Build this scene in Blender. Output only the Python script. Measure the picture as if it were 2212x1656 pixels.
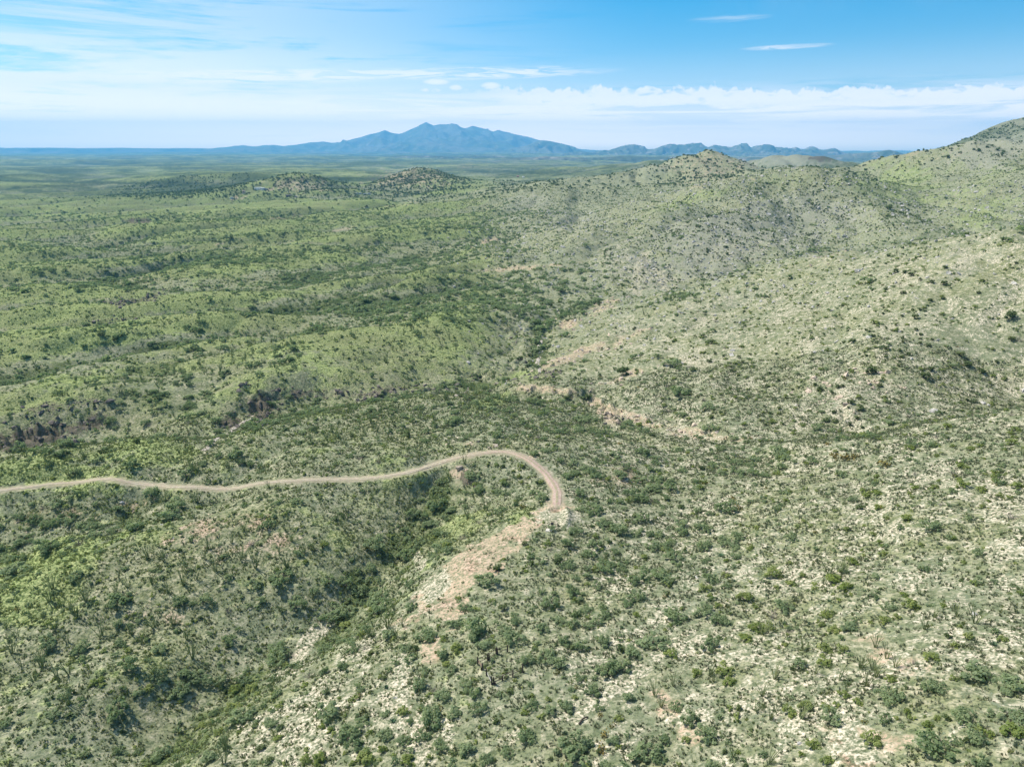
import bpy, math, random
import numpy as np
from mathutils import Vector

rng = np.random.default_rng(11)
random.seed(11)
sc = bpy.context.scene
for o in list(bpy.data.objects):
    bpy.data.objects.remove(o)

# ------------------------------------------------------------------ camera
CAM_Z = 90.0
PITCH = math.radians(18.5)
cam_d = bpy.data.cameras.new('camera')
cam_d.sensor_fit = 'HORIZONTAL'
cam_d.sensor_width = 36.0
cam_d.lens = 25.0                      # tan(half width) = 0.72
cam_d.clip_start = 1.0
cam_d.clip_end = 200000.0
cam = bpy.data.objects.new('camera', cam_d)
sc.collection.objects.link(cam)
cam.location = (0, 0, CAM_Z)
cam.rotation_euler = (math.pi / 2 - PITCH, 0, 0)
sc.camera = cam

# ------------------------------------------------------------------ exposure
sc.render.engine = 'CYCLES'
sc.view_settings.view_transform = 'Standard'
sc.view_settings.look = 'None'
sc.view_settings.gamma = 1.0
sc.view_settings.use_curve_mapping = False
sc.view_settings.exposure = 0.42
cy = sc.cycles
cy.use_denoising = True
cy.max_bounces = 5
cy.diffuse_bounces = 3
cy.glossy_bounces = 1
cy.transmission_bounces = 3
cy.transparent_max_bounces = 8
cy.volume_bounces = 1
cy.use_adaptive_sampling = True
cy.adaptive_threshold = 0.02
cy.caustics_reflective = False
cy.caustics_refractive = False
sc.render.film_transparent = False

SUN_EL = math.radians(51)
SUN_AZ = math.radians(-60)             # measured from +Y (view direction) towards +X

# ------------------------------------------------------------------ node helper
class NT:
    def __init__(self, tree):
        self.t = tree; self.n = tree.nodes; self.l = tree.links
    def new(self, ty, **kw):
        nd = self.n.new(ty)
        for k, v in kw.items(): setattr(nd, k, v)
        return nd
    def put(self, sock, val):
        if val is None: return
        if isinstance(val, bpy.types.NodeSocket): self.l.new(val, sock)
        elif isinstance(val, (tuple, list)):
            v = tuple(val)
            if sock.type == 'RGBA' and len(v) == 3: v = v + (1.0,)
            sock.default_value = v
        else: sock.default_value = val
    def m(self, op, a, b=None, c=None, clamp=False):
        nd = self.new('ShaderNodeMath', operation=op, use_clamp=clamp)
        self.put(nd.inputs[0], a); self.put(nd.inputs[1], b); self.put(nd.inputs[2], c)
        return nd.outputs[0]
    def mix(self, f, a, b):
        nd = self.new('ShaderNodeMix', data_type='RGBA')
        self.put(nd.inputs['Factor'], f) if False else self.put(nd.inputs[0], f)
        self.put(nd.inputs[6], a); self.put(nd.inputs[7], b)
        return nd.outputs[2]
    def mulc(self, a, b):
        nd = self.new('ShaderNodeMix', data_type='RGBA', blend_type='MULTIPLY')
        nd.inputs[0].default_value = 1.0
        self.put(nd.inputs[6], a); self.put(nd.inputs[7], b)
        return nd.outputs[2]
    def ss(self, x, lo, hi):
        nd = self.new('ShaderNodeMapRange', interpolation_type='SMOOTHSTEP')
        self.put(nd.inputs[0], x); self.put(nd.inputs[1], lo); self.put(nd.inputs[2], hi)
        return nd.outputs[0]
    def comb(self, x, y, z=0.0):
        nd = self.new('ShaderNodeCombineXYZ')
        self.put(nd.inputs[0], x); self.put(nd.inputs[1], y); self.put(nd.inputs[2], z)
        return nd.outputs[0]
    def noise(self, vec, scale, detail=4, rough=0.55, dist=0.0):
        nd = self.new('ShaderNodeTexNoise')
        self.put(nd.inputs['Vector'], vec)
        self.put(nd.inputs['Scale'], scale); self.put(nd.inputs['Detail'], detail)
        self.put(nd.inputs['Roughness'], rough); self.put(nd.inputs['Distortion'], dist)
        return nd.outputs[0]

# ------------------------------------------------------------------ world sky
world = bpy.data.worlds.new('World')
sc.world = world
world.use_nodes = True
w = NT(world.node_tree)
w.n.clear()
sky = w.new('ShaderNodeTexSky', sky_type='NISHITA')
sky.sun_disc = False
sky.sun_elevation = SUN_EL
sky.sun_rotation = SUN_AZ
sky.altitude = 1300
sky.air_density = 1.0
sky.dust_density = 0.6
sky.ozone_density = 2.0
tc = w.new('ShaderNodeTexCoord')
sep = w.new('ShaderNodeSeparateXYZ')
w.l.new(tc.outputs['Generated'], sep.inputs[0])
DEG = 57.29578
E = w.m('MULTIPLY', w.m('ARCSINE', sep.outputs[2]), DEG)
A = w.m('MULTIPLY', w.m('ARCTAN2', sep.outputs[0], sep.outputs[1]), DEG)
# deeper azure away from the horizon
tint_f = w.ss(E, 0.0, 13.0)
skyc = w.mulc(sky.outputs[0], w.mix(tint_f, (0.85, 0.95, 0.98), (0.035, 0.76, 1.02)))
def ell(ac, ec, ra, re, slope=0.0, soft=0.0):
    da = w.m('SUBTRACT', A, ac)
    de = w.m('SUBTRACT', w.m('SUBTRACT', E, ec), w.m('MULTIPLY', da, slope))
    r2 = w.m('ADD', w.m('POWER', w.m('ABSOLUTE', w.m('DIVIDE', da, ra)), 2.0), w.m('POWER', w.m('ABSOLUTE', w.m('DIVIDE', de, re)), 2.0))
    return w.ss(r2, 1.0, soft)
add = lambda a, b: w.m('ADD', a, b)
mul = lambda a, b: w.m('MULTIPLY', a, b)
AE = lambda sa, se, off=0.0: w.comb(mul(A, sa), mul(E, se), off)
nw1 = w.noise(AE(0.045, 0.42, 3.0), 1.0, 7, 0.62, 0.6)
nw2 = w.noise(AE(0.10, 1.6, 9.0), 1.0, 6, 0.6, 0.8)
nw3 = w.noise(AE(0.55, 1.5, 5.0), 1.0, 6, 0.6, 0.3)
nfine = w.noise(AE(0.30, 3.4, 15.0), 1.0, 5, 0.65, 1.0)
# broad thin cirrus, mostly on the left and low
left = w.ss(A, 12.0, -30.0)
low = w.ss(E, 7.5, 1.5)
veil = mul(w.ss(add(nw1, mul(nw2, 0.35)), 0.45, 0.68), add(mul(left, 0.72), mul(low, 0.35)))
bands = mul(w.ss(nw2, 0.40, 0.56), mul(w.ss(E, 4.6, 2.4), 1.0))
lowhaze = mul(w.ss(E, 4.5, 0.3), 0.92)
streak = mul(ell(-19.0, 4.55, 17.0, 0.62, 0.035, 0.0), w.ss(nfine, 0.40, 0.56))
streak2 = mul(ell(-2.0, 5.05, 11.0, 0.55, 0.02, 0.0), w.ss(nfine, 0.42, 0.60))
streak3 = mul(ell(-33.0, 6.6, 8.0, 0.6, -0.05, 0.0), 0.5)
lens = mul(ell(19.4, 6.42, 3.6, 0.20, 0.012, 0.0), mul(w.ss(nfine, 0.25, 0.65), 0.95))
lens2 = mul(ell(15.5, 8.35, 3.3, 0.30, 0.01, 0.0), mul(w.ss(nfine, 0.3, 0.7), 0.40))
# cumulus bank
top = add(4.05, add(mul(w.m('SUBTRACT', w.noise(AE(0.85, 0.5, 21.0), 1.0, 5, 0.6, 0.2), 0.5), 2.3), mul(w.ss(A, 8.0, 30.0), -0.45)))
bank_t = w.ss(w.m('SUBTRACT', E, top), 0.10, -0.18)
bank_b = mul(w.ss(E, 1.0, 3.2), w.ss(add(nw2, mul(w.ss(E, 2.6, 3.4), 0.4)), 0.30, 0.52))
bank = mul(mul(bank_t, bank_b), mul(w.ss(add(A, mul(nw2, 12.0)), -8.0, 9.0), w.ss(nw3, 0.22, 0.46)))
def puff(a, e, ra, re):
    return mul(ell(a, e, ra * 1.35, re * 1.5, 0.0, 0.0), w.ss(nw3, 0.24, 0.50))
puffs = None
for (pu, pv, pr, pe) in [(985, 247, 0.9, 0.32), (1030, 241, 0.7, 0.26), (1160, 277, 0.55, 0.22), (1055, 264, 0.5, 0.25), (942, 178, 1.1, 0.22), (985, 190, 0.6, 0.2), (1128, 255, 0.5, 0.2), (930, 196, 0.9, 0.16), (1060, 186, 0.8, 0.25)]:
    a_ = math.degrees(math.atan2((pu - 1106) / 1536, 0.948 + 0.317 * (828 - pv) / 1536))
    e_ = math.degrees(math.atan2(-0.3173 + 0.9483 * (828 - pv) / 1536, 0.948 + 0.317 * (828 - pv) / 1536))
    p_ = puff(a_, e_, pr, pe)
    puffs = p_ if puffs is None else w.m('MAXIMUM', puffs, p_)
mx = lambda a, b: w.m('MAXIMUM', a, b)
soft = w.m('SUBTRACT', 1.0, mul(mul(w.m('SUBTRACT', 1.0, veil), w.m('SUBTRACT', 1.0, bands)),
            mul(w.m('SUBTRACT', 1.0, lowhaze), mul(w.m('SUBTRACT', 1.0, mul(streak, 1.0)), w.m('SUBTRACT', 1.0, mul(streak2, 0.9))))))
dens = mx(mx(soft, bank), mx(mx(puffs, lens), mx(lens2, streak3)))
# clouds only near the frame's band get detail; above it goes on as thin cirrus
upper = mul(w.ss(w.noise(w.comb(mul(sep.outputs[0], 1.0), mul(sep.outputs[1], 1.0), mul(sep.outputs[2], 2.0)), 2.0, 6, 0.6, 0.7), 0.48, 0.75), 0.5)
dens = mx(dens, mul(upper, w.ss(E, 7.0, 14.0)))
dens = w.m('MULTIPLY', dens, 0.93, clamp=True)
CLOUD = w.mix(w.ss(E, 4.2, 0.6), w.mix(w.ss(E, 8.5, 4.0), (6.7, 7.1, 7.3), (9.4, 8.9, 8.9)), (19.5, 15.0, 10.6))
skyc2 = w.mix(mul(dens, w.ss(E, -1.0, 0.3)), skyc, CLOUD)
bg = w.new('ShaderNodeBackground')
w.l.new(skyc2, bg.inputs[0])
bg.inputs[1].default_value = 0.105
wo = w.new('ShaderNodeOutputWorld')
w.l.new(bg.outputs[0], wo.inputs[0])
world.cycles.sampling_method = 'MANUAL'
world.cycles.sample_map_resolution = 512

# ------------------------------------------------------------------ sun
sun_d = bpy.data.lights.new('sun', 'SUN')
sun_d.energy = 5.0
sun_d.angle = math.radians(0.53)
sun_d.color = (1.0, 0.94, 0.84)
sun = bpy.data.objects.new('sun', sun_d)
sc.collection.objects.link(sun)
sdir = Vector((math.sin(SUN_AZ) * math.cos(SUN_EL), math.cos(SUN_AZ) * math.cos(SUN_EL), math.sin(SUN_EL)))
sun.rotation_euler = sdir.to_track_quat('Z', 'Y').to_euler()
sun.location = (-300, 100, 500)

# ================================================================== TERRAIN
# survey of the place: bearings and distances of ridges, draws and crests read off the photograph
F, CU, CV = 1536.0, 1106.0, 828.0
cp, sp_ = math.cos(PITCH), math.sin(PITCH)
def ray(u, v):
    dx = (np.asarray(u, float) - CU) / F; dy = (CV - np.asarray(v, float)) / F
    return dx, cp + sp_ * dy, -sp_ + cp * dy
def project(x, y, z):
    yc = y * cp - (z - CAM_Z) * sp_
    zc = y * sp_ + (z - CAM_Z) * cp
    yc = np.where(yc > 1.0, yc, 1.0)
    return CU + F * x / yc, CV - F * zc / yc

Zp = [ # (u, v, ground height)
(0,1656,-14),(330,1656,-17),(450,1656,-8),(800,1656,0),(1106,1656,4),(1500,1656,9),(1900,1656,18),(2212,1656,24),
(0,1450,-15),(300,1450,-14),(400,1600,-19),(500,1500,-20),(620,1430,-19),(730,1370,-18),(790,1290,-18),(860,1210,-16),(900,1150,-14),(950,1080,-11),
(480,1560,-12),(600,1480,-10),(700,1420,-9),(850,1330,-6),(940,1250,-4),(930,1200,-6),(1000,1180,-3),(1100,1150,-1),(1190,1120,0),(1080,1250,0),(1080,1440,2),(900,1500,0),
(1200,1300,0),(1300,1200,-1),(1450,1250,2),(1450,1100,-3),(1350,1000,-6),(1650,1000,-3),(1700,1200,5),(1500,1450,6),(1800,1400,13),(2000,1200,15),(2212,1200,20),(2212,1000,20),(2000,1000,12),(1850,946,7),(2212,884,18),(2040,912,12),(1700,960,-1),
(600,1100,-7),(450,1150,-8),(236,1194,-10),(126,1232,-12),(0,1283,-14),(300,1400,-16),(500,1350,-16),(650,1250,-13),(780,1180,-12),
(0,1180,-19),(150,1150,-17),(300,1110,-14),(450,1085,-11),
(0,1058,-11),(250,1038,-9),(400,1053,-9),(560,1045,-8),(720,1035,-7),(880,1020,-6),(1000,985,-4.5),(1060,974,-4),(1110,978,-4),(1170,1010,-3),(1200,1060,-1.5),(1203,1090,-1),
(1000,1025,-6.5),(1060,1040,-6),(1130,1060,-4),
(0,968,-12),(150,957,-11),(300,948,-11),(430,945,-10),(560,930,-9.5),(700,895,-10.5),(870,862,-13),(1000,850,-16),(1080,868,-16),
(900,930,-9),(1100,930,-8),(1250,930,-10),(1300,960,-8),
(489,932,-30),(537,899,-31.5),(0,960,-31),(100,942,-31),(200,925,-31),(300,915,-31),(0,882,-23),(110,862,-22),(230,845,-21),(330,880,-27),(430,860,-27),(400,930,-30),
(560,890,-31),(610,872,-31),(690,855,-31),(520,850,-25),(580,825,-23),(650,820,-24),(740,810,-23),
(780,862,-30.5),(900,842,-31),(1060,832,-31),(1110,802,-31.5),(1160,790,-32),(1165,740,-33),(1170,700,-34.5),(1200,680,-35),(1260,657,-34),(1370,641,-32),
(600,760,-22),(750,730,-20),(900,700,-20),(1000,680,-22),(1120,670,-27),(850,790,-25),(1000,760,-25),(1080,740,-28),
(1200,780,-27),(1250,740,-24),(1350,700,-18),(1450,665,-10),(1300,770,-22),(1400,800,-15),(1490,770,-12),(1340,800,-18),
(1130,835,-22),(1250,838,-19),(1400,842,-13),(1600,880,-6),(1130,872,-26),(1280,876,-24),(1330,905,-20),(1420,925,-16),(1530,945,-12),
(2212,880,-3),(2000,912,-3),(1850,935,-4),(1700,950,-7),(2212,760,10),(2212,650,25),(2212,505,46),(2100,520,42),(1900,545,28),(1830,548,22),(1720,562,10),(1600,590,-2),(1500,620,-12),(1440,640,-20),
(1900,750,8),(1700,750,-2),(1850,850,0),(1700,850,-6),(1550,700,-8),(1650,650,0),(2000,620,24),(1800,640,11),(1550,850,-9),
(1380,628,-31),(1500,605,-31),
(1120,420,-5),(1200,395,5),(1300,400,10),(1250,430,-10),(1150,470,-22),(1330,480,-18),(1400,420,15),(1000,470,-40),(1080,530,-42),
(0,820,-26),(0,760,-30),(300,760,-27),(0,700,-33),(400,700,-30),(700,700,-28),(0,640,-36),(300,640,-36),(600,640,-34),(900,620,-36),(1100,640,-35),(0,580,-40),(300,580,-42),(600,560,-42),(900,540,-44),(0,520,-46),(300,500,-50),(600,490,-50),(850,480,-48),(0,460,-56),(300,450,-58),(600,440,-56),(850,440,-52),
(0,400,-68),(150,385,-75),(600,372,-72),(0,360,-92),(1100,360,-80),
]
Tp = [ # (u, v, distance)
(1770,360,1050),(1735,367,1055),(1700,380,1060),(1620,400,1050),(1560,418,1020),(1500,438,1000),(1450,455,970),(1400,472,940),(1350,498,890),(1300,520,840),(1250,542,800),(1200,562,770),(1100,602,720),
(1810,375,1040),(1850,400,1000),(1900,428,950),(1950,455,900),(2000,478,860),(2040,495,830),(2078,507,800),
(1770,410,1000),(1770,450,950),(1770,500,880),(1770,540,800),(1700,548,770),(1600,572,720),(1850,450,930),(1850,525,800),(1950,512,790),(1900,490,830),(1650,480,900),(1640,440,970),(1600,520,830),(1500,520,800),(1500,480,880),(1400,560,750),(1300,600,690),
(1530,328,1800),(1470,355,1750),(1420,385,1700),(1390,402,1650),(1590,350,1800),(1640,370,1800),(1530,390,1550),
(1700,360,1500),(1650,372,1400),(1750,359,1400),(1690,334,2900),(1760,340,2800),(1640,354,2800),(1800,360,2700),
(1830,367,1450),(1900,352,1400),(2000,328,1350),(2090,308,1300),(2150,316,1250),(2212,330,1200),
(2212,252,2200),(2150,275,2150),(2090,303,2100),(2320,215,2200),(1900,400,1300),(2000,400,1150),(2100,400,1050),(2212,400,1000),(2212,480,820),(2100,480,860),(2000,450,1000),
(920,361,2300),(880,367,2300),(850,382,2250),(980,380,2300),(1005,396,2250),(800,400,2200),(920,410,2050),
(640,382,2050),(600,396,2000),(700,396,2050),(575,415,1950),(650,420,1850),(760,405,2100),
(300,402,2600),(380,394,2600),(450,391,2600),(540,386,2600),(400,420,2300),(500,415,2250),(250,416,2400),(340,425,2200),
(1400,350,3600),(1340,362,3600),(1300,376,3400),(1200,370,4500),(1000,374,4300),
]
Hp = [ # hidden floors (u at v=600, horizontal range, height)
(0,300,-33),(200,300,-33),(400,306,-31.5),(2100,292,0),
(1530,2150,5),(1700,2100,0),(2150,1750,70),(2000,1900,40),(1650,5000,-75),(1850,4000,-55),(1950,3000,-25),(1850,2200,5),(1750,1900,10),(2050,5000,-55),(2212,6000,-55),(1950,8000,-85),(1700,3800,-60),(1550,3000,-40),(1550,4500,-75),(1300,6000,-85),(2300,4000,20),(1500,632,-35),(1600,655,-33),(1720,680,-31),(1830,680,-28),(1900,660,-22),(2000,650,-15),(2100,660,-8),(2200,660,0),(1900,760,-22),(2050,760,-10),(1950,1060,0),(1850,1180,18),(2030,1000,-6),(1250,3000,-50),(1400,2500,-35),(900,2800,-65),(640,2500,-65),(1770,1350,38),(1900,1180,8),(1500,1400,-5),(1300,1250,-25),
]
LR = np.log([20, 80, 300, 700, 1500, 3000, 6000, 12000, 30000, 72000])
ZB = np.array([4, 0, -15, -35, -50, -70, -88, -103, -124, -160.])
def zbase(lr): return np.interp(lr, LR, ZB)
ctl = []
for u, v, z in Zp:
    dx, dy, dz = ray(u, v); t = (z - CAM_Z) / dz
    ctl.append((math.atan2(dx, dy), math.log(t * math.hypot(dx, dy)), z))
for u, v, t in Tp:
    dx, dy, dz = ray(u, v)
    ctl.append((math.atan2(dx, dy), math.log(t * math.hypot(dx, dy)), CAM_Z + dz * t))
for u, R, z in Hp:
    dx, dy, dz = ray(u, 600)
    ctl.append((math.atan2(dx, dy), math.log(R), z))
for a in (-2.8, -2.0, -1.3, -1.0):
    for R, z in ((60, -5), (200, -18), (600, -35), (2000, -55)): ctl.append((a, math.log(R), z))
for a in (1.0, 1.3, 2.0, 2.8):
    for R, z in ((60, 18), (200, 35), (600, 70), (2000, 160)): ctl.append((a, math.log(R), z))
ctl.append((0, math.log(30), 4)); ctl.append((0.4, math.log(30), 8)); ctl.append((-0.5, math.log(30), -4))
for a in np.linspace(-3, 3, 13):
    for R in (9000, 20000, 60000): ctl.append((a, math.log(R), float(zbase(math.log(R)))))
ctl = np.array(ctl)
CA, CL = ctl[:, 0], ctl[:, 1]
S = (ctl[:, 2] - zbase(CL)) / np.exp(CL)
ker = lambda d2: -np.sqrt(d2 + 0.012 ** 2)
K = ker((CA[:, None] - CA) ** 2 + (CL[:, None] - CL) ** 2)
n = len(CA)
M = np.zeros((n + 1, n + 1)); M[:n, :n] = K + np.eye(n) * 1e-4; M[:n, n] = 1; M[n, :n] = 1
wts = np.linalg.solve(M, np.append(S, 0))

# grid: bearings x ranges
az_f = np.radians(np.arange(-46, 46.01, 0.1))
az_b = np.radians(np.arange(50, 312, 4.0))
AZ = np.concatenate([az_f, az_b])
def rows():
    out = [math.log(22)]
    while out[-1] < math.log(31000):
        l = out[-1]
        st = 0.05 if l < math.log(55) else 0.0056 if l < math.log(1400) else 0.010 if l < math.log(4500) else 0.03
        out.append(l + st)
    return np.array(out)
RW = rows()
NA, NR = len(AZ), len(RW)
# coarse evaluation of the survey surface
ca = np.linspace(-math.pi, math.pi, 60); ca = np.unique(np.concatenate([ca, np.linspace(-0.86, 0.86, 230)]))
cl = np.linspace(RW[0] - .05, RW[-1] + .05, 420)
G = np.zeros((len(cl), len(ca)))
for k in range(n):
    G += wts[k] * ker((ca[None, :] - CA[k]) ** 2 + (cl[:, None] - CL[k]) ** 2)
G += wts[n]
def bil(Gd, xs, ys, x, y):
    i = np.clip(np.searchsorted(xs, x) - 1, 0, len(xs) - 2); j = np.clip(np.searchsorted(ys, y) - 1, 0, len(ys) - 2)
    fx = np.clip((x - xs[i]) / (xs[i + 1] - xs[i]), 0, 1); fy = np.clip((y - ys[j]) / (ys[j + 1] - ys[j]), 0, 1)
    return (Gd[j, i] * (1 - fx) + Gd[j, i + 1] * fx) * (1 - fy) + (Gd[j + 1, i] * (1 - fx) + Gd[j + 1, i + 1] * fx) * fy

_perm = np.random.default_rng(5).permutation(4096)
_ang = np.random.default_rng(6).random(4096) * 2 * np.pi
_gx, _gy = np.cos(_ang), np.sin(_ang)
def pn(x, y, seed=0):
    xi = np.floor(x).astype(np.int64); yi = np.floor(y).astype(np.int64)
    fx = x - xi; fy = y - yi
    ux = fx * fx * fx * (fx * (fx * 6 - 15) + 10); uy = fy * fy * fy * (fy * (fy * 6 - 15) + 10)
    def g(ix, iy, ax, ay):
        h = _perm[(_perm[(ix + seed * 57) & 4095] + iy) & 4095]
        return _gx[h] * ax + _gy[h] * ay
    a = g(xi, yi, fx, fy); b = g(xi + 1, yi, fx - 1, fy); c = g(xi, yi + 1, fx, fy - 1); d = g(xi + 1, yi + 1, fx - 1, fy - 1)
    return ((a * (1 - ux) + b * ux) * (1 - uy) + (c * (1 - ux) + d * ux) * uy) * 1.5
def sst(x, a, b):
    t = np.clip((x - a) / (b - a), 0, 1); return t * t * (3 - 2 * t)

def surface(x, y):
    R = np.hypot(x, y); lr = np.log(np.maximum(R, 1)); a = np.arctan2(x, y)
    z = zbase(lr) + bil(G, ca, cl, a, lr) * R
    # fingers: long rounded ridges and sharp draws running down from the hills to the right
    th = math.radians(30)
    wx = x + 60 * pn(x / 260, y / 260, 1); wy = y + 60 * pn(x / 260, y / 260, 2)
    al = wx * math.cos(th) + wy * math.sin(th); ac = -wx * math.sin(th) + wy * math.cos(th)
    leftz = sst(-a, -0.02, 0.12)
    for lam, r0, r1, r2, r3, amp, sd in ((95, 330, 480, 1500, 2600, 14.0, 3), (48, 300, 420, 900, 1600, 3.4, 8), (210, 700, 1100, 4000, 7000, 24.0, 4), (520, 2200, 3500, 14000, 26000, 34.0, 5), (1500, 6000, 11000, 40000, 60000, 60.0, 6)):
        wgt = sst(R, r0, r1) * (1 - sst(R, r2, r3))
        b = np.abs(pn(al / (lam * 3.6), ac / lam, sd)) * 2.0
        zone = leftz if R is None else (leftz + (1 - leftz) * sst(R, 2600, 4500))
        z = z + wgt * zone * amp * (np.minimum(b, 0.9) - 0.42)
    # draws on the right hand hills
    rz = 1 - leftz
    wgt = sst(R, 230, 380) * (1 - sst(R, 2500, 3500)) * rz
    b = np.abs(pn(x / 75 + pn(x / 60, y / 60, 9) * .5, y / 110, 10)) * 2
    z = z + wgt * 3.0 * (b - 0.42) * np.clip(R / 450, .5, 1.0)
    b = np.abs(pn(x / 30 + pn(x / 40, y / 40, 12) * .6, y / 42, 11)) * 2
    z = z + wgt * 1.3 * (b - 0.42) * np.clip(R / 450, .5, 1.2)
    b = np.abs(pn(x / 120 + .35 * pn(x / 150, y / 150, 14), y / 330, 13)) * 2
    z = z + sst(R, 620, 900) * (1 - sst(R, 3000, 4000)) * rz * 10 * (np.minimum(b, .95) - 0.40)
    b = np.abs(pn(x / 38 + .5 * pn(x / 50, y / 50, 15), y / 46, 16)) * 2
    z = z + sst(R, 90, 200) * (1 - sst(R, 900, 1500)) * 1.8 * (np.minimum(b, .9) - 0.42)
    # general roughness
    for lam, amp, sd in ((60, .9, 20), (24, .55, 21), (9.5, .30, 22), (4.1, .16, 23), (1.9, .07, 24)):
        fade = 1 - sst(R, lam * 60, lam * 140)
        z = z + amp * fade * pn(x / lam, y / lam, sd)
    return z

def fingers(x, y, lam, sd):
    th = math.radians(30)
    wx = x + 60 * pn(x / 260, y / 260, 1); wy = y + 60 * pn(x / 260, y / 260, 2)
    al = wx * math.cos(th) + wy * math.sin(th); ac = -wx * math.sin(th) + wy * math.cos(th)
    return np.minimum(np.abs(pn(al / (lam * 3.6), ac / lam, sd)) * 2, 1)
AA, LL = np.meshgrid(AZ, RW)
RR = np.exp(LL)
X = np.sin(AA) * RR; Y = np.cos(AA) * RR
Z = surface(X, Y)

# masks painted over the land as soft patches (bearing/elevation of each patch as surveyed)
def patches(x, y, z, lst, wob=18.0):
    u, v = project(x, y, z)
    R = np.hypot(x, y)
    n1 = pn(x / (R * .035 + 1), y / (R * .035 + 1), 31) if False else pn(x / 14, y / 14, 31)
    n2 = pn(x / 5, y / 5, 32); n3 = pn(x / 60, y / 60, 33)
    wr = (n1 * .6 + n2 * .4 + n3 * .5)
    out = np.zeros_like(x)
    for (pu, pv, ru, rv, ang, val) in lst:
        c, s = math.cos(math.radians(ang)), math.sin(math.radians(ang))
        du, dv = u - pu, v - pv
        p = (du * c - dv * s) / ru; q = (du * s + dv * c) / rv
        d = np.sqrt(p * p + q * q) + wr * .8
        out = np.maximum(out, val * (1 - sst(d, .25, 1.45)))
    return out

# ---- dirt track, cut into the ridge
def interp_grid(Zg, x, y):
    R = np.hypot(x, y); a = np.arctan2(x, y)
    a = np.where(a < AZ[0], a + 2 * np.pi, a)
    return bil(Zg, AZ, RW, a, np.log(np.maximum(R, 23)))
def cast(u, v, Zg):
    dx, dy, dz = ray(u, v)
    ts = np.exp(np.linspace(math.log(60), math.log(20000), 3000))
    zz = CAM_Z + dz * ts; g = interp_grid(Zg, dx * ts, dy * ts)
    k = np.argmax(zz < g)
    t0, t1 = ts[max(k - 1, 0)], ts[k]
    for _ in range(14):
        tm = .5 * (t0 + t1)
        if CAM_Z + dz * tm < interp_grid(Zg, np.array([dx * tm]), np.array([dy * tm]))[0]: t1 = tm
        else: t0 = tm
    return dx * t1, dy * t1, CAM_Z + dz * t1

def smooth_path(pts, step):
    p = np.array(pts, float)
    for _ in range(3):
        q = [p[0]]
        for i in range(len(p) - 1):
            q.append(p[i] * .75 + p[i + 1] * .25); q.append(p[i] * .25 + p[i + 1] * .75)
        q.append(p[-1]); p = np.array(q)
    d = np.append(0, np.cumsum(np.hypot(*(np.diff(p[:, :2], axis=0).T))))
    s = np.arange(0, d[-1], step)
    return np.stack([np.interp(s, d, p[:, k]) for k in range(p.shape[1])], 1)

def gauss1(a, k):
    ker_ = np.exp(-np.linspace(-2, 2, 2 * k + 1) ** 2); ker_ /= ker_.sum()
    return np.convolve(np.pad(a, k, 'edge'), ker_, 'valid')

def dist_path(path, x, y, reach):
    """distance to a path and the path's height there, only for points near it"""
    d = np.full(x.shape, 1e9); zc = np.zeros(x.shape)
    sel = (x > path[:, 0].min() - reach) & (x < path[:, 0].max() + reach) & (y > path[:, 1].min() - reach) & (y < path[:, 1].max() + reach)
    idx = np.argwhere(sel)
    xs, ys = x[sel], y[sel]
    dd = np.full(xs.shape, 1e9); zz = np.zeros(xs.shape)
    for p in path:
        q = (xs - p[0]) ** 2 + (ys - p[1]) ** 2
        m = q < dd; dd[m] = q[m]; zz[m] = p[2]
    d[sel] = np.sqrt(dd); zc[sel] = zz
    return d, zc

track_uv = [(-60,1066),(0,1058),(60,1052),(130,1042),(200,1036),(260,1037),(320,1047),(380,1053),(450,1053),(540,1046),(640,1038),(720,1034),(800,1032),(860,1026),(900,1016),(950,998),(1010,984),(1060,975),(1105,976),(1140,990),(1172,1014),(1196,1042),(1205,1070),(1202,1092)]
trk = np.array([cast(u, v, Z) for u, v in track_uv])
trk = smooth_path(trk, 1.0)
trk[:, 2] = gauss1(gauss1(interp_grid(Z, trk[:, 0], trk[:, 1]), 8), 8)
d, zc = dist_path(trk, X, Y, 16)
wr_ = 1 - sst(d, 2.6, 6.5)
Z = Z * (1 - wr_) + (zc - 0.06) * wr_
TRD = d

# dry washes: narrow sandy beds
wash_uv = [[(1166,800),(1160,780),(1168,762),(1163,745),(1172,730),(1165,712),(1180,696),(1195,684)],
           [(440,968),(470,945),(490,932),(512,915),(537,899),(556,892)],
           [(985,850),(1008,838),(1015,828)]]
washes = []
for wv in wash_uv:
    pth = smooth_path(np.array([cast(u, v, Z) for u, v in wv]), 1.5)
    pth[:, 2] = gauss1(interp_grid(Z, pth[:, 0], pth[:, 1]), 6) - 0.9
    d, zc = dist_path(pth, X, Y, 20)
    wr_ = 1 - sst(d, 2.6, 9.5)
    Z = Z * (1 - wr_) + (zc - 0.05) * wr_
    washes.append(pth)

# low bulldozed berm round the cleared end of the track
bm_p = smooth_path(np.array([cast(u, v, Z) for u, v in ((1186,1101),(1206,1097),(1222,1100),(1228,1116),(1222,1134))]), .8)
d, zc = dist_path(bm_p, X, Y, 6)
Z = Z + 1.0 * np.exp(-(np.minimum(d, 9) / 1.2) ** 2) * (RR < 400)

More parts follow.
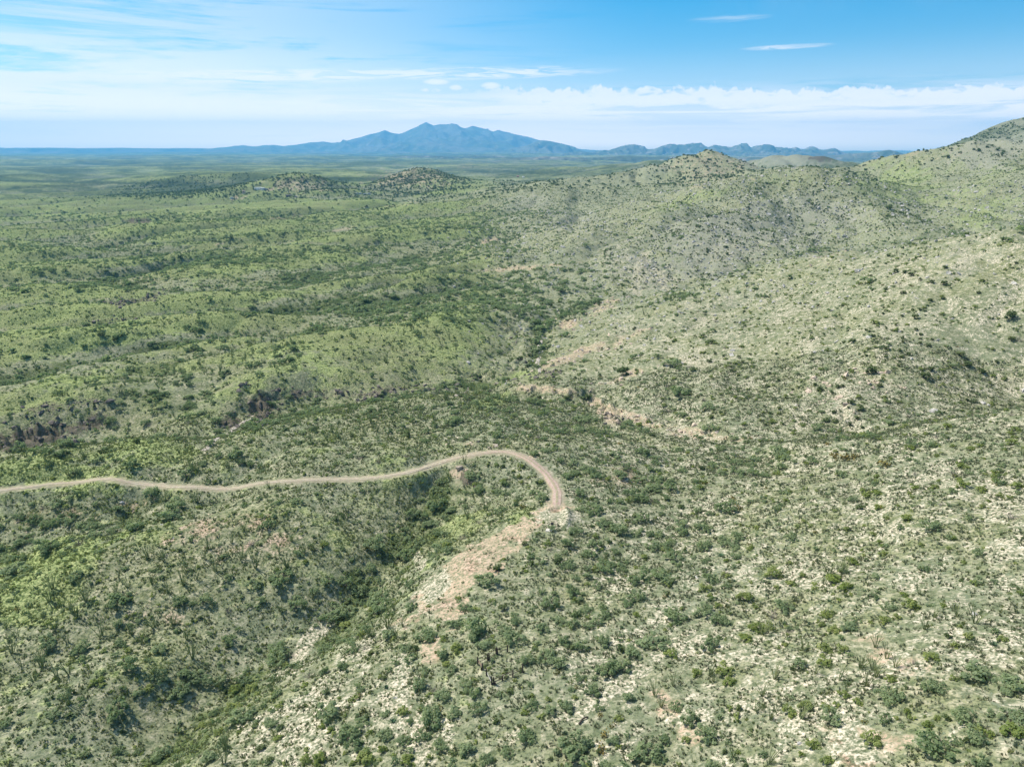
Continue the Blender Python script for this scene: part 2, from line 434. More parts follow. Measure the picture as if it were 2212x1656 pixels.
# rough ledges where the canyon walls stand steep
CLIFF = [(90,925,110,32,8,1),(30,945,70,25,10,1),(200,905,50,20,20,.7),(560,868,55,34,30,1),(600,850,40,26,30,1),(700,855,60,16,5,.8),(800,850,70,12,8,.6),(500,905,22,14,30,.9),
         (1210,845,90,12,-5,.7),(1255,852,40,18,0,1),(1320,885,50,16,-35,.9),(1420,915,60,10,-12,.6),(930,845,60,8,8,.7),(1080,800,70,12,14,.6),(1130,725,30,50,80,.6),
         (300,478,30,5,0,.8),(1045,522,40,8,20,.9),(300,650,60,8,15,.6),(1230,690,50,18,25,.7),(1830,900,25,26,60,.5),(1420,590,45,60,70,.4)]
cliff = patches(X, Y, Z, CLIFF) * (RR < 1600)
led = (np.abs(pn(X / 7 + Z * .15, Y / 5, 41)) * 2 - .5) * 3.4 + pn(X / 3.2, Y / 2.6, 42) * 2.0
Z = Z + cliff * led

# ---- ground cover masks
def box(Zg, kr, kc):
    up = np.roll(Zg, kr, 0); dn = np.roll(Zg, -kr, 0); up[:kr] = Zg[:kr]; dn[-kr:] = Zg[-kr:]
    return .25 * (up + dn + np.roll(Zg, kc, 1) + np.roll(Zg, -kc, 1))
conv = (Z - box(Z, 9, 30)) / RR * 100
conv2 = (Z - box(Z, 4, 12)) / RR * 100
leftm = sst(-AA, -0.06, 0.10)
leftm = np.maximum(leftm * 1.0, sst(RR, 2200, 4000) * .75)
GRASS = [(100,1020,170,45,0,.9),(330,980,200,40,0,.8),(620,950,150,50,0,.5),(120,1210,190,45,14,1),(60,1300,130,60,10,.9),(330,1160,120,30,14,.7),(560,1110,120,30,14,.5),
         (90,870,150,20,10,1),(300,800,260,22,8,1),(650,740,200,14,8,.9),(1000,655,130,10,2,.8),(200,700,240,16,6,.8),(560,620,240,14,6,.7),(150,640,200,14,4,.8),
         (560,840,60,14,20,.9),(1000,1150,90,40,30,.75),(1130,1120,60,30,10,.8),(1060,870,70,16,20,.6),(1150,815,70,18,0,.7),(1330,660,60,10,20,.7),(1190,560,80,12,18,.4),
         (1500,430,130,16,16,.7),(1440,380,70,14,0,.5),(1690,385,110,22,0,.55),(1950,400,140,70,0,.95),(2120,360,120,60,0,.85),(2100,450,120,60,0,.8),(1700,560,160,10,12,.6),(950,1480,60,60,0,.35),(1950,520,140,14,14,.5)]
PALE = [(1700,1480,330,120,10,.55),(1500,1400,70,30,25,1),(1310,1500,80,30,20,.9),(1430,1330,40,20,30,.8),(1730,1300,200,60,10,.5),(2050,1150,200,120,0,.55),(2150,1080,120,60,0,.75),(1980,1060,70,30,30,.8),
        (640,1430,70,30,35,.8),(800,1400,90,50,35,.75),(900,1330,60,40,35,.6),(860,1480,80,120,10,.75),(1830,1250,50,60,20,.7),(1600,1150,70,40,0,.35),(1690,1610,160,50,0,.6),(620,1580,160,70,25,.75),(760,1480,120,70,20,.7),(900,1600,160,60,0,.6),(1300,1620,120,40,0,.5),(2100,1350,120,150,0,.6),(1900,1330,150,60,0,.55),(1560,1330,80,40,20,.5),(2000,1500,160,60,0,.5),(1800,1420,60,25,10,1),
        (1830,900,35,70,60,.9),(1400,590,40,80,70,.8),(1340,560,60,70,0,.5),(1600,540,160,50,10,.5),(1750,700,220,60,20,.35),(2000,580,180,60,18,.45),(1250,500,120,40,0,.5),(1650,850,150,60,0,.45),(1150,440,80,30,0,.4),
        (1220,1112,22,14,0,1),(1200,1133,26,9,0,.95),(935,1265,30,40,30,.8),(930,1290,22,24,10,1),(905,1215,14,24,-50,.6),(1480,1550,120,30,15,.8),(660,1620,120,50,30,.7),(1260,1540,100,30,15,.6),(950,1200,1,1,0,0),
        (1490,770,38,16,18,1),(1470,990,60,20,0,.3),(820,1290,60,20,50,.6),(1120,1590,80,30,0,.6),(985,950,30,10,0,.8),(1180,1120,30,12,0,.8)]
TAN = [(1200,843,110,12,-5,1),(1300,880,60,18,-40,1),(1380,905,70,12,-20,1),(1500,935,90,12,-8,.9),(1330,820,90,14,20,.7),(1260,760,90,12,22,.8),(1330,740,80,10,22,.6),(1230,700,26,16,25,.7),(1310,660,50,14,20,.6),
       (1210,845,60,10,0,1),(1830,860,90,40,0,.35),(1010,960,40,8,0,.7),(1790,560,60,30,0,.25),(1110,580,120,6,5,.7),(1050,522,40,8,20,.7),(1000,360,40,10,0,.5),(1350,735,60,14,20,.5),(1880,820,60,30,0,.5),
       (990,1030,26,30,20,.6),(940,400,60,14,0,.4),(1530,360,110,46,0,.36),(885,385,110,26,0,.66),(650,400,90,18,0,.65),(1500,390,60,20,0,.4),(1990,350,120,20,10,.35),(2100,420,80,40,0,.25),(880,440,60,4,10,.5),(500,522,60,4,10,.6),(740,495,50,4,10,.6),(575,409,24,3,0,.9),(508,428,12,5,30,.9),(530,424,16,3,20,.8),(940,340,200,3,0,.4),(1165,1108,20,8,0,.8)]
RED = [(990,1240,70,34,35,.9),(1080,1160,70,16,30,.8),(1010,1180,50,14,30,.5),(1365,1010,50,30,0,.75),(1330,1030,60,16,0,.5),(460,1140,130,30,14,.65),(560,1180,140,44,10,.6),(150,1120,150,30,5,.45),(330,1330,160,40,10,.4),(1840,1620,80,40,-45,1),(1790,1570,60,16,0,.7),
       (1000,1030,30,30,20,.7),(250,1090,140,20,5,.3),(330,1280,60,16,0,.4),(930,1390,26,20,0,.6),(350,640,30,4,0,.6),(1150,985,60,10,0,.4),(640,1290,160,40,10,.35),(1960,330,40,20,0,.5),(1530,362,110,44,0,.5),(885,390,110,26,0,.45),(1110,960,60,10,0,.3),(1160,1125,30,10,0,.6)]
DARKR = [(60,950,120,20,8,1),(180,920,70,20,15,.8),(570,870,60,36,28,1),(505,915,22,16,0,1),(640,850,80,16,5,.7),(800,850,90,12,8,.55),(900,835,60,10,5,.4),(1240,855,26,14,0,.6),(1010,1035,18,22,20,.8),(300,478,34,5,0,1),(610,470,60,5,5,.6),(300,650,70,8,10,.6),(250,690,60,8,5,.4),(1330,905,20,10,-30,.5),(1720,360,1,1,0,0),(1780,340,36,10,0,.9),(1170,810,60,10,10,.5),(120,880,90,14,8,.5)]
GREYR = [(1560,520,260,80,14,.85),(1750,470,160,60,0,.75),(1400,580,50,70,70,1),(1830,890,30,60,60,.8),(2080,560,120,50,20,.6),(1240,470,110,40,5,.55),(1150,440,90,30,0,.6),(2180,290,130,60,30,1.5),(1700,345,110,18,0,1.4),(1400,360,90,14,0,.6),(1600,650,120,30,10,.5),(1900,480,100,40,-30,.25),(820,408,40,6,0,.8),(920,380,60,20,0,.5),(1800,780,120,60,20,.4),(1600,480,150,40,10,.5),(1340,630,60,16,20,.4),(650,400,80,16,0,.3)]
LUSH = [(1165,735,22,60,0,1),(1250,665,70,14,25,1),(1050,835,70,14,10,.9),(900,1130,40,90,35,1),(760,1320,70,70,50,.9),(1000,1060,60,16,0,.9),(620,900,80,20,15,.7),(360,870,100,22,-5,.7),(1450,650,90,12,15,.7),(1950,520,150,8,12,.7),(1740,545,80,6,10,.8),
        (520,560,260,14,5,.6),(1100,640,150,14,3,.6),(250,540,240,10,4,.5),(200,1105,200,30,8,.7),(560,1540,80,60,40,.7),(2070,505,30,6,0,.8),(1600,990,160,40,0,.5),(1300,1050,150,60,0,.4),(1850,940,100,10,0,.6),(960,420,60,5,0,.6),(1640,405,100,6,20,.6)]
grass = patches(X, Y, Z, GRASS)
fA, fB, fC = fingers(X, Y, 95, 3), fingers(X, Y, 210, 4), fingers(X, Y, 520, 5)
w1, w2 = sst(RR, 300, 480) * (1 - sst(RR, 1300, 2400)), sst(RR, 800, 1200)
fing = (fA * w1 + fB * w2 + .0001) / (w1 + w2 + .0001); fing = fing + .12 * pn(X / 30, Y / 30, 52)
fon = np.clip(w1 + w2, 0, 1)
fing = np.where(RR > 3000, .5 * fing + .5 * fC, fing)
grass = np.clip(np.maximum(grass * (1 - .5 * fon * sst(.4 - fing, 0, .3)), leftm * (.30 + .25 * sst(conv, -.1, .9) * (1 - fon) + .65 * fon * sst(fing, .32, .62))), 0, 1)
pale = patches(X, Y, Z, PALE)
tan = patches(X, Y, Z, TAN)
red = patches(X, Y, Z, RED)
darkr = np.maximum(patches(X, Y, Z, DARKR), cliff * .5 * leftm)
greyr = patches(X, Y, Z, GREYR)
lush = np.maximum(patches(X, Y, Z, LUSH), sst(-conv, .25, 1.6) * (.30 + .45 * leftm))
lush = np.clip(np.maximum(lush, leftm * fon * .85 * sst(.34 - fing, 0, .24)), 0, 1)
farm = sst(RR, 1500, 3200) * (1 - patches(X, Y, Z, [(1700, 345, 130, 22, 0, 1)]))
rightm = 1 - sst(-AA, -0.04, 0.14)
near_right = np.clip((1 - sst(RR, 420, 700)) * sst(AA, -0.10, 0.22), 0, 1)
pale = np.maximum(pale, near_right * (.55 + .28 * pn(X / 25, Y / 25, 95)))
tan0 = tan.copy()
scr = smooth_path(np.array([cast(u, v, Z) for u, v in ((1202,1088),(1196,1104),(1165,1124),(1110,1150),(1060,1186),(1012,1228),(975,1270),(950,1310))]), 1.0)
dS, _ = dist_path(scr, X, Y, 24)
wS = 4.2 + 4.5 * sst(np.hypot(X - scr[0, 0], Y - scr[0, 1]), 8, 45)
dS = dS / wS + .55 * pn(X / 5, Y / 5, 90) + .35 * pn(X / 2, Y / 2, 91)
scrape = 1 - sst(dS, .45, 1.15)
tan = np.maximum(tan, scrape * np.clip(.72 + .9 * pn(X / 6, Y / 6, 96), .35, 1.1)); red = np.maximum(red, scrape * (.75 + .5 * sst(pn(X / 9, Y / 9, 92), -.2, .4)))
grass = grass * (1 - .7 * scrape)
pd_ = cast(1204, 1116, Z); dP = np.hypot(X - pd_[0], Y - pd_[1]) / 6.5 + .4 * pn(X / 3, Y / 3, 94)
padm = 1 - sst(dP, .5, 1.2)
pd2 = cast(938, 1268, Z); dP2 = np.hypot(X - pd2[0], (Y - pd2[1]) * .6) / 4.5 + .5 * pn(X / 3, Y / 3, 99)
padm = np.maximum(padm, 1 - sst(dP2, .5, 1.2))
BARE = [([(1235,1552),(1290,1515),(1345,1475),(1400,1442),(1432,1408),(1500,1372)], 2.3, 0), ([(1425,1500),(1470,1560),(1500,1600)], 2.2, 1), ([(1812,820),(1828,870),(1832,910),(1846,942)], 3.2, 0),
        ([(1395,545),(1380,590),(1372,635)], 7.0, 0), ([(1425,585),(1440,625)], 6.0, 0), ([(1815,1560),(1840,1600),(1865,1640)], 1.6, 2), ([(1840,1570),(1900,1590),(1950,1610)], 2.4, 1), ([(1880,1385),(1930,1425),(1960,1440)], 2.6, 1),
        ([(900,1195),(915,1225)], 1.5, 0), ([(700,1340),(640,1420),(600,1460)], 3.0, 0), ([(930,1380),(925,1430)], 2.2, 1), ([(1880,1100),(1925,1140),(1950,1150)], 2.2, 0), ([(2040,1040),(2120,1090),(2190,1130)], 3.5, 0), ([(2150,1180),(2212,1200)], 3.0, 0), ([(1960,1270),(1985,1240)], 2.0, 0), ([(860,1520),(900,1580),(930,1640)], 2.6, 0)]
for pts_, wd_, ty_ in BARE:
    bp_ = smooth_path(np.array([cast(u, v, Z) for u, v in pts_]), 1.0)
    dB, _ = dist_path(bp_, X, Y, 26)
    mB = 1 - sst(dB / wd_ + .7 * pn(X / 4.5, Y / 4.5, 101) + .4 * pn(X / 1.8, Y / 1.8, 102), .35, 1.25)
    if ty_ == 2: red = np.maximum(red, mB * 1.3); padm = np.maximum(padm, mB * .8)
    elif ty_ == 1: tan = np.maximum(tan, mB * .8)
    else: padm = np.maximum(padm, mB * .72)
pale = np.maximum(pale, padm * 1.3)
gul = smooth_path(np.array([cast(u, v, Z) for u, v in ((360,1656),(480,1540),(620,1435),(730,1372),(790,1292),(862,1208),(905,1150),(950,1085),(1000,1035))]), 1.5)
dG, _ = dist_path(gul, X, Y, 24)
gully = 1 - sst(dG / 7 + .5 * pn(X / 6, Y / 6, 93), .5, 1.3)
lush = np.maximum(lush, gully * np.clip(.75 + 1.1 * pn(X / 9, Y / 9, 98), .2, 1))
greyr = np.clip(np.maximum(greyr * 1.25, np.maximum(near_right * .35, rightm * sst(RR, 300, 500) * (1 - sst(RR, 2400, 3600)) * .5)), 0, 1)
TRKM = (1 - sst(TRD + pn(X / 2.5, Y / 2.5, 97) * 1.2, 1.2, 2.6)) * .6

FARD = [(300,396,340,4,-1,1),(120,402,200,4,3,.8),(700,386,200,4,0,.8),(900,336,160,3,0,.7),(250,353,260,3,0,.7),(120,368,140,5,0,.7),(1120,372,200,6,0,.8),(480,366,160,4,-2,.7),(620,330,300,2,0,.6),(100,330,300,2,0,.6),(400,408,170,12,0,.6),(1260,375,120,5,0,.6),(30,378,60,5,0,.7),(850,352,260,4,0,.5)]
wood = patches(X, Y, Z, FARD) * sst(RR, 1500, 2000)
def attr_vec(me, name, a, b, c):
    at = me.attributes.new(name, 'FLOAT_VECTOR', 'POINT')
    at.data.foreach_set('vector', np.stack([a, b, c], -1).astype(np.float32).ravel())

# vertex normals of the whole sheet, so that the pieces it is cut into meet without a seam
def grid_normals(P):
    dA = np.roll(P, -1, 1) - np.roll(P, 1, 1)
    dR = np.zeros_like(P); dR[1:-1] = P[2:] - P[:-2]; dR[0] = P[1] - P[0]; dR[-1] = P[-1] - P[-2]
    nn = np.cross(dA, dR); nn /= np.linalg.norm(nn, axis=-1, keepdims=True) + 1e-12
    nn[nn[..., 2] < 0] *= -1
    return nn
P3 = np.stack([X, Y, Z], -1)
N3 = grid_normals(P3)

def sheet(name, face_mask, mat, extra_center=False):
    """the faces of the land grid selected by face_mask, as one mesh object"""
    r, c = np.nonzero(face_mask)
    c2 = (c + 1) % NA
    quads = np.stack([r * NA + c, r * NA + c2, (r + 1) * NA + c2, (r + 1) * NA + c], 1)

    used, inv = np.unique(quads.ravel(), return_inverse=True)
    co = P3.reshape(-1, 3)[used]
    me = bpy.data.meshes.new(name)
    nv, nf = len(used), len(quads)
    tri = []
    if extra_center:
        ci = nv; co = np.vstack([co, [[0, 0, float(Z[0].mean())]]])
        first = np.arange(NA)
        tri = [(ci, int((k + 1) % NA), int(k)) for k in range(NA)]
        nv += 1
    me.vertices.add(nv); me.vertices.foreach_set('co', co.astype(np.float32).ravel())
    li = inv.astype(np.int32)
    starts = np.arange(nf) * 4
    if len(tri):
        t = np.array(tri, np.int32)
        starts = np.concatenate([starts, nf * 4 + np.arange(len(t)) * 3])
        li = np.concatenate([li, t.ravel()])
    me.loops.add(len(li)); me.loops.foreach_set('vertex_index', li)
    me.polygons.add(len(starts)); me.polygons.foreach_set('loop_start', starts.astype(np.int32))
    me.update(calc_edges=True)
    ex = lambda a: np.append(a.ravel()[used], [0.0]) if extra_center else a.ravel()[used]
    attr_vec(me, 'cover_a', ex(grass), ex(pale), ex(red))
    attr_vec(me, 'cover_b', ex(darkr), ex(greyr), ex(lush))
    attr_vec(me, 'cover_c', ex(tan), ex(farm), ex(TRKM))
    attr_vec(me, 'cover_d', ex(wood), ex(wood), ex(wood))
    me.polygons.foreach_set('use_smooth', np.ones(len(starts), bool))
    nr = N3.reshape(-1, 3)[used]
    if extra_center: nr = np.vstack([nr, [[0, 0, 1]]])
    me.normals_split_custom_set_from_vertices(nr.astype(np.float32))
    me.materials.append(mat)
    ob = bpy.data.objects.new(name, me)
    sc.collection.objects.link(ob)
    ob['kind'] = 'structure'
    return ob

# ------------------------------------------------------------------ materials
def new_mat(name):
    m = bpy.data.materials.new(name); m.use_nodes = True
    t = NT(m.node_tree); t.n.clear()
    out = t.new('ShaderNodeOutputMaterial')
    return m, t, out
def land_material():
    m, t, out = new_mat('desert_ground')
    def att(nm):
        a = t.new('ShaderNodeAttribute', attribute_name=nm)
        s = t.new('ShaderNodeSeparateXYZ'); t.l.new(a.outputs['Vector'], s.inputs[0]); return s.outputs
    ca_, cb_, cc_ = att('cover_a'), att('cover_b'), att('cover_c')
    geo = t.new('ShaderNodeNewGeometry'); pos = geo.outputs['Position']
    n05 = t.noise(pos, 1.7, 3, .6); n2 = t.noise(pos, .45, 4, .6); n8 = t.noise(pos, .11, 5, .6); n40 = t.noise(pos, .022, 5, .6); n200 = t.noise(pos, .0045, 6, .65)
    # low grey green ground cover against bare stony soil
    soil = t.mix(t.ss(n2, .3, .7), (.30, .265, .205), (.415, .375, .305))
    soil = t.mix(t.ss(n8, .35, .65), soil, (.37, .35, .295))
    sage = t.mix(t.ss(n05, .35, .65), (.118, .140, .088), (.235, .248, .180))
    sage = t.mix(t.ss(n40, .4, .62), sage, (.165, .180, .105))
    base = t.mix(t.m('MULTIPLY', t.ss(t.m('ADD', t.m('MULTIPLY', n05, .6), t.m('MULTIPLY', n2, .7)), .53, .80), .82), sage, soil)
    gr = t.mix(t.ss(n2, .3, .68), (.152, .188, .082), (.270, .308, .150))
    gr = t.mix(t.ss(n40, .38, .62), gr, (.205, .225, .120))
    nmix = t.m('ADD', t.m('MULTIPLY', n8, .55), t.m('MULTIPLY', n2, .45))
    def over(col, newc, mask, nz=nmix, wd=.16):
        nz = t.m('MULTIPLY_ADD', nz, 2.3, -.65)
        f = t.ss(t.m('ADD', nz, mask), t.m('SUBTRACT', 1.0 - .05, wd), 1.0 - .05 + wd)
        f = t.m('MULTIPLY', f, t.ss(mask, .02, .2))
        return t.mix(f, col, newc)
    base = over(base, gr, t.m('MULTIPLY', ca_[0], .80))
    lushc = t.mix(t.ss(n2, .3, .7), (.065, .085, .040), (.120, .145, .072))
    base = over(base, lushc, t.m('MULTIPLY', cb_[2], .64))
    greyc = t.mix(t.ss(n05, .35, .7), (.165, .165, .135), (.45, .435, .385))
    base = over(base, greyc, t.m('MULTIPLY', cb_[1], .74), t.m('ADD', t.m('MULTIPLY', n05, .55), t.m('MULTIPLY', n8, .45)), .08)
    redc = t.mix(t.ss(n2, .3, .7), (.26, .185, .145), (.38, .305, .25))
    base = over(base, redc, t.m('MULTIPLY', ca_[2], .74))
    tanc = t.mix(t.ss(n05, .3, .7), (.27, .205, .155), (.53, .45, .365))
    base = over(base, tanc, t.m('MULTIPLY', cc_[0], .92), t.m('ADD', t.m('MULTIPLY', n05, .4), t.m('MULTIPLY', n8, .6)), .12)
    palec = t.mix(t.ss(n2, .3, .7), (.37, .33, .275), (.465, .425, .365))
    tuft = t.ss(t.noise(pos, 2.2, 3, .7), .47, .56)
    palec = t.mix(t.m('MULTIPLY', tuft, .75), palec, (.17, .18, .12))
    base = over(base, palec, t.m('MULTIPLY', ca_[1], .70), t.m('ADD', t.m('MULTIPLY', n2, .5), t.m('MULTIPLY', n8, .5)), .14)
    dk = t.mix(t.ss(n05, .35, .65), (.065, .056, .048), (.23, .20, .17))
    base = over(base, dk, t.m('MULTIPLY', cb_[0], .95), t.m('ADD', t.m('MULTIPLY', n05, .5), t.m('MULTIPLY', n2, .5)), .12)
    # distant brush that is too small to build: mottled cover
    v = t.new('ShaderNodeTexVoronoi'); t.put(v.inputs['Vector'], pos); v.inputs['Scale'].default_value = .07
    spots = t.m('MULTIPLY', t.ss(v.outputs['Distance'], .50, .25), t.ss(n40, .38, .58))
    brush = t.m('MULTIPLY', t.m('MULTIPLY', t.mix(.5, (0, 0, 0), (1, 1, 1)) if False else spots, cc_[1]), .75)
    base = t.mix(brush, base, (.060, .085, .045))
    n900 = t.noise(pos, .0013, 7, .68)
    base = t.mix(t.m('MULTIPLY', t.m('MULTIPLY', t.ss(n200, .46, .58), cc_[1]), .75), base, (.060, .085, .045))
    base = t.mix(t.m('MULTIPLY', t.m('MULTIPLY', t.ss(n900, .47, .60), cc_[1]), .55), base, (.065, .085, .055))
    base = t.mix(t.m('MULTIPLY', t.m('MULTIPLY', t.ss(n900, .44, .36), cc_[1]), .5), base, (.27, .29, .18))
    n1m = t.noise(pos, .85, 3, .65)
    base = t.mulc(base, t.mix(t.ss(n1m, .40, .60), (1.12, 1.10, 1.08), (.70, .76, .68)))
    speck = t.ss(n05, .42, .60)
    base = t.mulc(base, t.mix(speck, (1.30, 1.26, 1.20), (.54, .61, .50)))
    base = t.mix(t.m('MULTIPLY', att('cover_d')[0], .85), base, (.035, .052, .028))
    base = t.mix(t.m('MULTIPLY', cc_[2], .8), base, t.mix(t.ss(n05, .3, .7), (.36, .28, .22), (.47, .39, .32)))
    bs = t.new('ShaderNodeBsdfPrincipled')
    t.put(bs.inputs['Base Color'], base); bs.inputs['Roughness'].default_value = 1.0
    bs.inputs['Specular IOR Level'].default_value = 0.0
    hgt = t.m('ADD', t.m('MULTIPLY', n05, .35), t.m('MULTIPLY', n2, .7))
    bp = t.new('ShaderNodeBump'); bp.inputs['Strength'].default_value = .9; bp.inputs['Distance'].default_value = .55
    t.put(bp.inputs['Height'], hgt); t.l.new(bp.outputs[0], bs.inputs['Normal'])
    t.l.new(bs.outputs[0], out.inputs[0])
    return m
LAND = land_material()

# ---- the land: one ground sheet, with the hills that stand out of it cut as pieces of their own
um, vm = project(X, Y, Z)
fc = lambda a: a[:-1, :]                      # face (r, c) takes the mask of its first corner
HILLS = [ # name, label, u, v, ru, rv, distance range
 ('rocky_hill', 'broad grey rocky hillside behind the right hand slope, dotted with dark shrubs', [(1130,640),(1130,500),(1330,440),(1560,398),(1700,378),(1770,355),(1835,358),(2090,500),(1830,560),(1600,620),(1380,660)], 600, 1250),
 ('cone_hill', 'brown cone shaped hill on the skyline right of centre', [(1380,410),(1420,372),(1530,315),(1650,360),(1660,392),(1560,420)], 1350, 2300),
 ('rocky_peak', 'grey rocky peak at the right edge of the photo', [(2060,325),(2100,285),(2500,120),(2500,345),(2200,345)], 1600, 3000),
 ('grassy_hill', 'green grassy hillside below the rocky peak at upper right', [(1830,372),(1960,325),(2100,290),(2500,300),(2500,520),(2080,505),(1840,395)], 790, 1590),
 ('brushy_knoll', 'rounded brown knoll dotted with trees left of centre', [(780,425),(800,398),(870,352),(990,362),(1030,405),(900,425)], 1900, 2800),
 ('low_knoll', 'low knoll dotted with trees beside the houses', [(560,425),(590,385),(640,370),(720,385),(800,405),(780,430)], 1700, 2500),
 ('wooded_rise', 'long low rise dark with trees left of the houses', [(225,425),(260,400),(380,380),(550,375),(560,410),(520,425),(300,432)], 2150, 3100),
]
def inside(poly, u, v):
    res = np.zeros(u.shape, bool); k = len(poly)
    for i in range(k):
        x1, y1 = poly[i]; x2, y2 = poly[(i + 1) % k]
        cnd = ((y1 > v) != (y2 > v)) & (u < (x2 - x1) * (v - y1) / (y2 - y1 + 1e-9) + x1)
        res ^= cnd
    return res
free = np.ones((NR - 1, NA), bool)
for nm, lb, poly, d0, d1 in HILLS:
    mk = fc(inside(poly, um, vm) & (RR > d0) & (RR < d1)) & free
    if mk.sum() > 50:
        ob = sheet(nm, mk, LAND); ob['label'] = lb
        free &= ~mk
ground = sheet('ground', free, LAND, True)
ground['label'] = 'green and grey desert grassland with bare soil between the shrubs'

def ribbon(name, path, width, mat, label, lift=.05, wob=.35, cross=None, seed=1):
    dxy = np.gradient(path[:, :2], axis=0); dxy /= np.linalg.norm(dxy, axis=1, keepdims=True) + 1e-9
    nrm = np.stack([-dxy[:, 1], dxy[:, 0]], 1)
    m_ = len(path); cols = 9
    s = np.linspace(-1, 1, cols)
    wl = width * (1 + wob * pn(np.arange(m_) / 6.0, np.full(m_, seed * 7.3), 60)); wr2 = width * (1 + wob * pn(np.arange(m_) / 5.0, np.full(m_, seed * 3.1), 61))
    vs = np.zeros((m_, cols, 3))
    for j in range(cols):
        ww = np.where(s[j] < 0, wl, wr2) * s[j]
        vs[:, j, :2] = path[:, :2] + nrm * ww[:, None]
        prof = cross(s[j]) if cross else 0
        vs[:, j, 2] = path[:, 2] + lift + prof + .03 * pn(vs[:, j, 0] / 1.1, vs[:, j, 1] / 1.1, 62)
        if j in (0, cols - 1): vs[:, j, 2] -= lift + .35
    me = bpy.data.meshes.new(name)
    fs = [(i * cols + j, i * cols + j + 1, (i + 1) * cols + j + 1, (i + 1) * cols + j) for i in range(m_ - 1) for j in range(cols - 1)]
    me.from_pydata(vs.reshape(-1, 3).tolist(), [], fs)
    at = me.attributes.new('across', 'FLOAT', 'POINT')
    at.data.foreach_set('value', np.tile(s, m_).astype(np.float32))
    me.update()
    for p in me.polygons: p.use_smooth = True
    if me.polygons[0].normal.z < 0: me.flip_normals()
    me.materials.append(mat)
    ob = bpy.data.objects.new(name, me); sc.collection.objects.link(ob)
    ob['kind'] = 'structure'; ob['label'] = label
    return ob
def track_material():
    m, t, out = new_mat('track_dirt')
    geo = t.new('ShaderNodeNewGeometry'); pos = geo.outputs['Position']
    a = t.new('ShaderNodeAttribute', attribute_name='across').outputs['Fac']
    n1 = t.noise(pos, 1.2, 4, .6); n2 = t.noise(pos, .14, 4, .6)
    sp = t.new('ShaderNodeSeparateXYZ'); t.l.new(pos, sp.inputs[0])
    col = t.mix(t.ss(n1, .3, .7), (.33, .27, .205), (.48, .41, .33))
    redd = t.mix(t.ss(n1, .3, .7), (.33, .24, .195), (.46, .36, .30))
    fr = t.ss(t.m('ADD', sp.outputs[0], t.m('MULTIPLY', n2, 30)), -10.0, 22.0)
    col = t.mix(fr, col, redd)
    mid = t.m('MULTIPLY', t.ss(t.m('ABSOLUTE', a), .30, .10), t.ss(n1, .38, .60))
    edge = t.m('MULTIPLY', t.ss(t.m('ABSOLUTE', a), .55, .95), t.ss(n1, .25, .55))
    col = t.mix(t.m('MULTIPLY', t.m('MAXIMUM', mid, edge), .8), col, (.19, .22, .10))
    bs = t.new('ShaderNodeBsdfPrincipled'); t.put(bs.inputs['Base Color'], col); bs.inputs['Roughness'].default_value = 1; bs.inputs['Specular IOR Level'].default_value = 0
    bp = t.new('ShaderNodeBump'); bp.inputs['Strength'].default_value = .6; bp.inputs['Distance'].default_value = .15
    t.put(bp.inputs['Height'], n1); t.l.new(bp.outputs[0], bs.inputs['Normal'])
    t.l.new(bs.outputs[0], out.inputs[0]); return m
def plain_mat(name, c1, c2, scale=2.0, rough=.95, bump=.3):
    m, t, out = new_mat(name)
    geo = t.new('ShaderNodeNewGeometry')
    tcn = t.new('ShaderNodeTexCoord')
    nz = t.noise(tcn.outputs['Object'], scale, 4, .6)
    bs = t.new('ShaderNodeBsdfPrincipled'); t.put(bs.inputs['Base Color'], t.mix(t.ss(nz, .3, .7), c1, c2))
    bs.inputs['Roughness'].default_value = rough; bs.inputs['Specular IOR Level'].default_value = .15
    bp = t.new('ShaderNodeBump'); bp.inputs['Strength'].default_value = bump; bp.inputs['Distance'].default_value = .05
    t.put(bp.inputs['Height'], nz); t.l.new(bp.outputs[0], bs.inputs['Normal'])
    t.l.new(bs.outputs[0], out.inputs[0]); return m
rut = lambda s: .10 * (1 - min(1, abs(s))) - .10 * math.exp(-((abs(s) - .5) / .18) ** 2)
ribbon('dirt_track', trk, np.interp(trk[:, 0], [-140, -30, 5, 14], [.92, 1.0, 1.35, 1.7]), track_material(), 'narrow two rut dirt track curving along the ridge to the cleared end', .10, .45, rut, 1)
SAND = plain_mat('wash_sand', (.33, .29, .24), (.43, .385, .33), .8)
for k, (pth, lb) in enumerate(zip(washes, ('pale sandy wash bed winding down the shaded draw right of centre', 'pale sandy wash bed below the dark rock face on the left', 'short pale sandy bed at the foot of the canyon in the centre'))):
    ribbon('dry_wash', pth, (1.2, 1.3, 1.0)[k], SAND, lb, .06, .6, None, 4 + k)

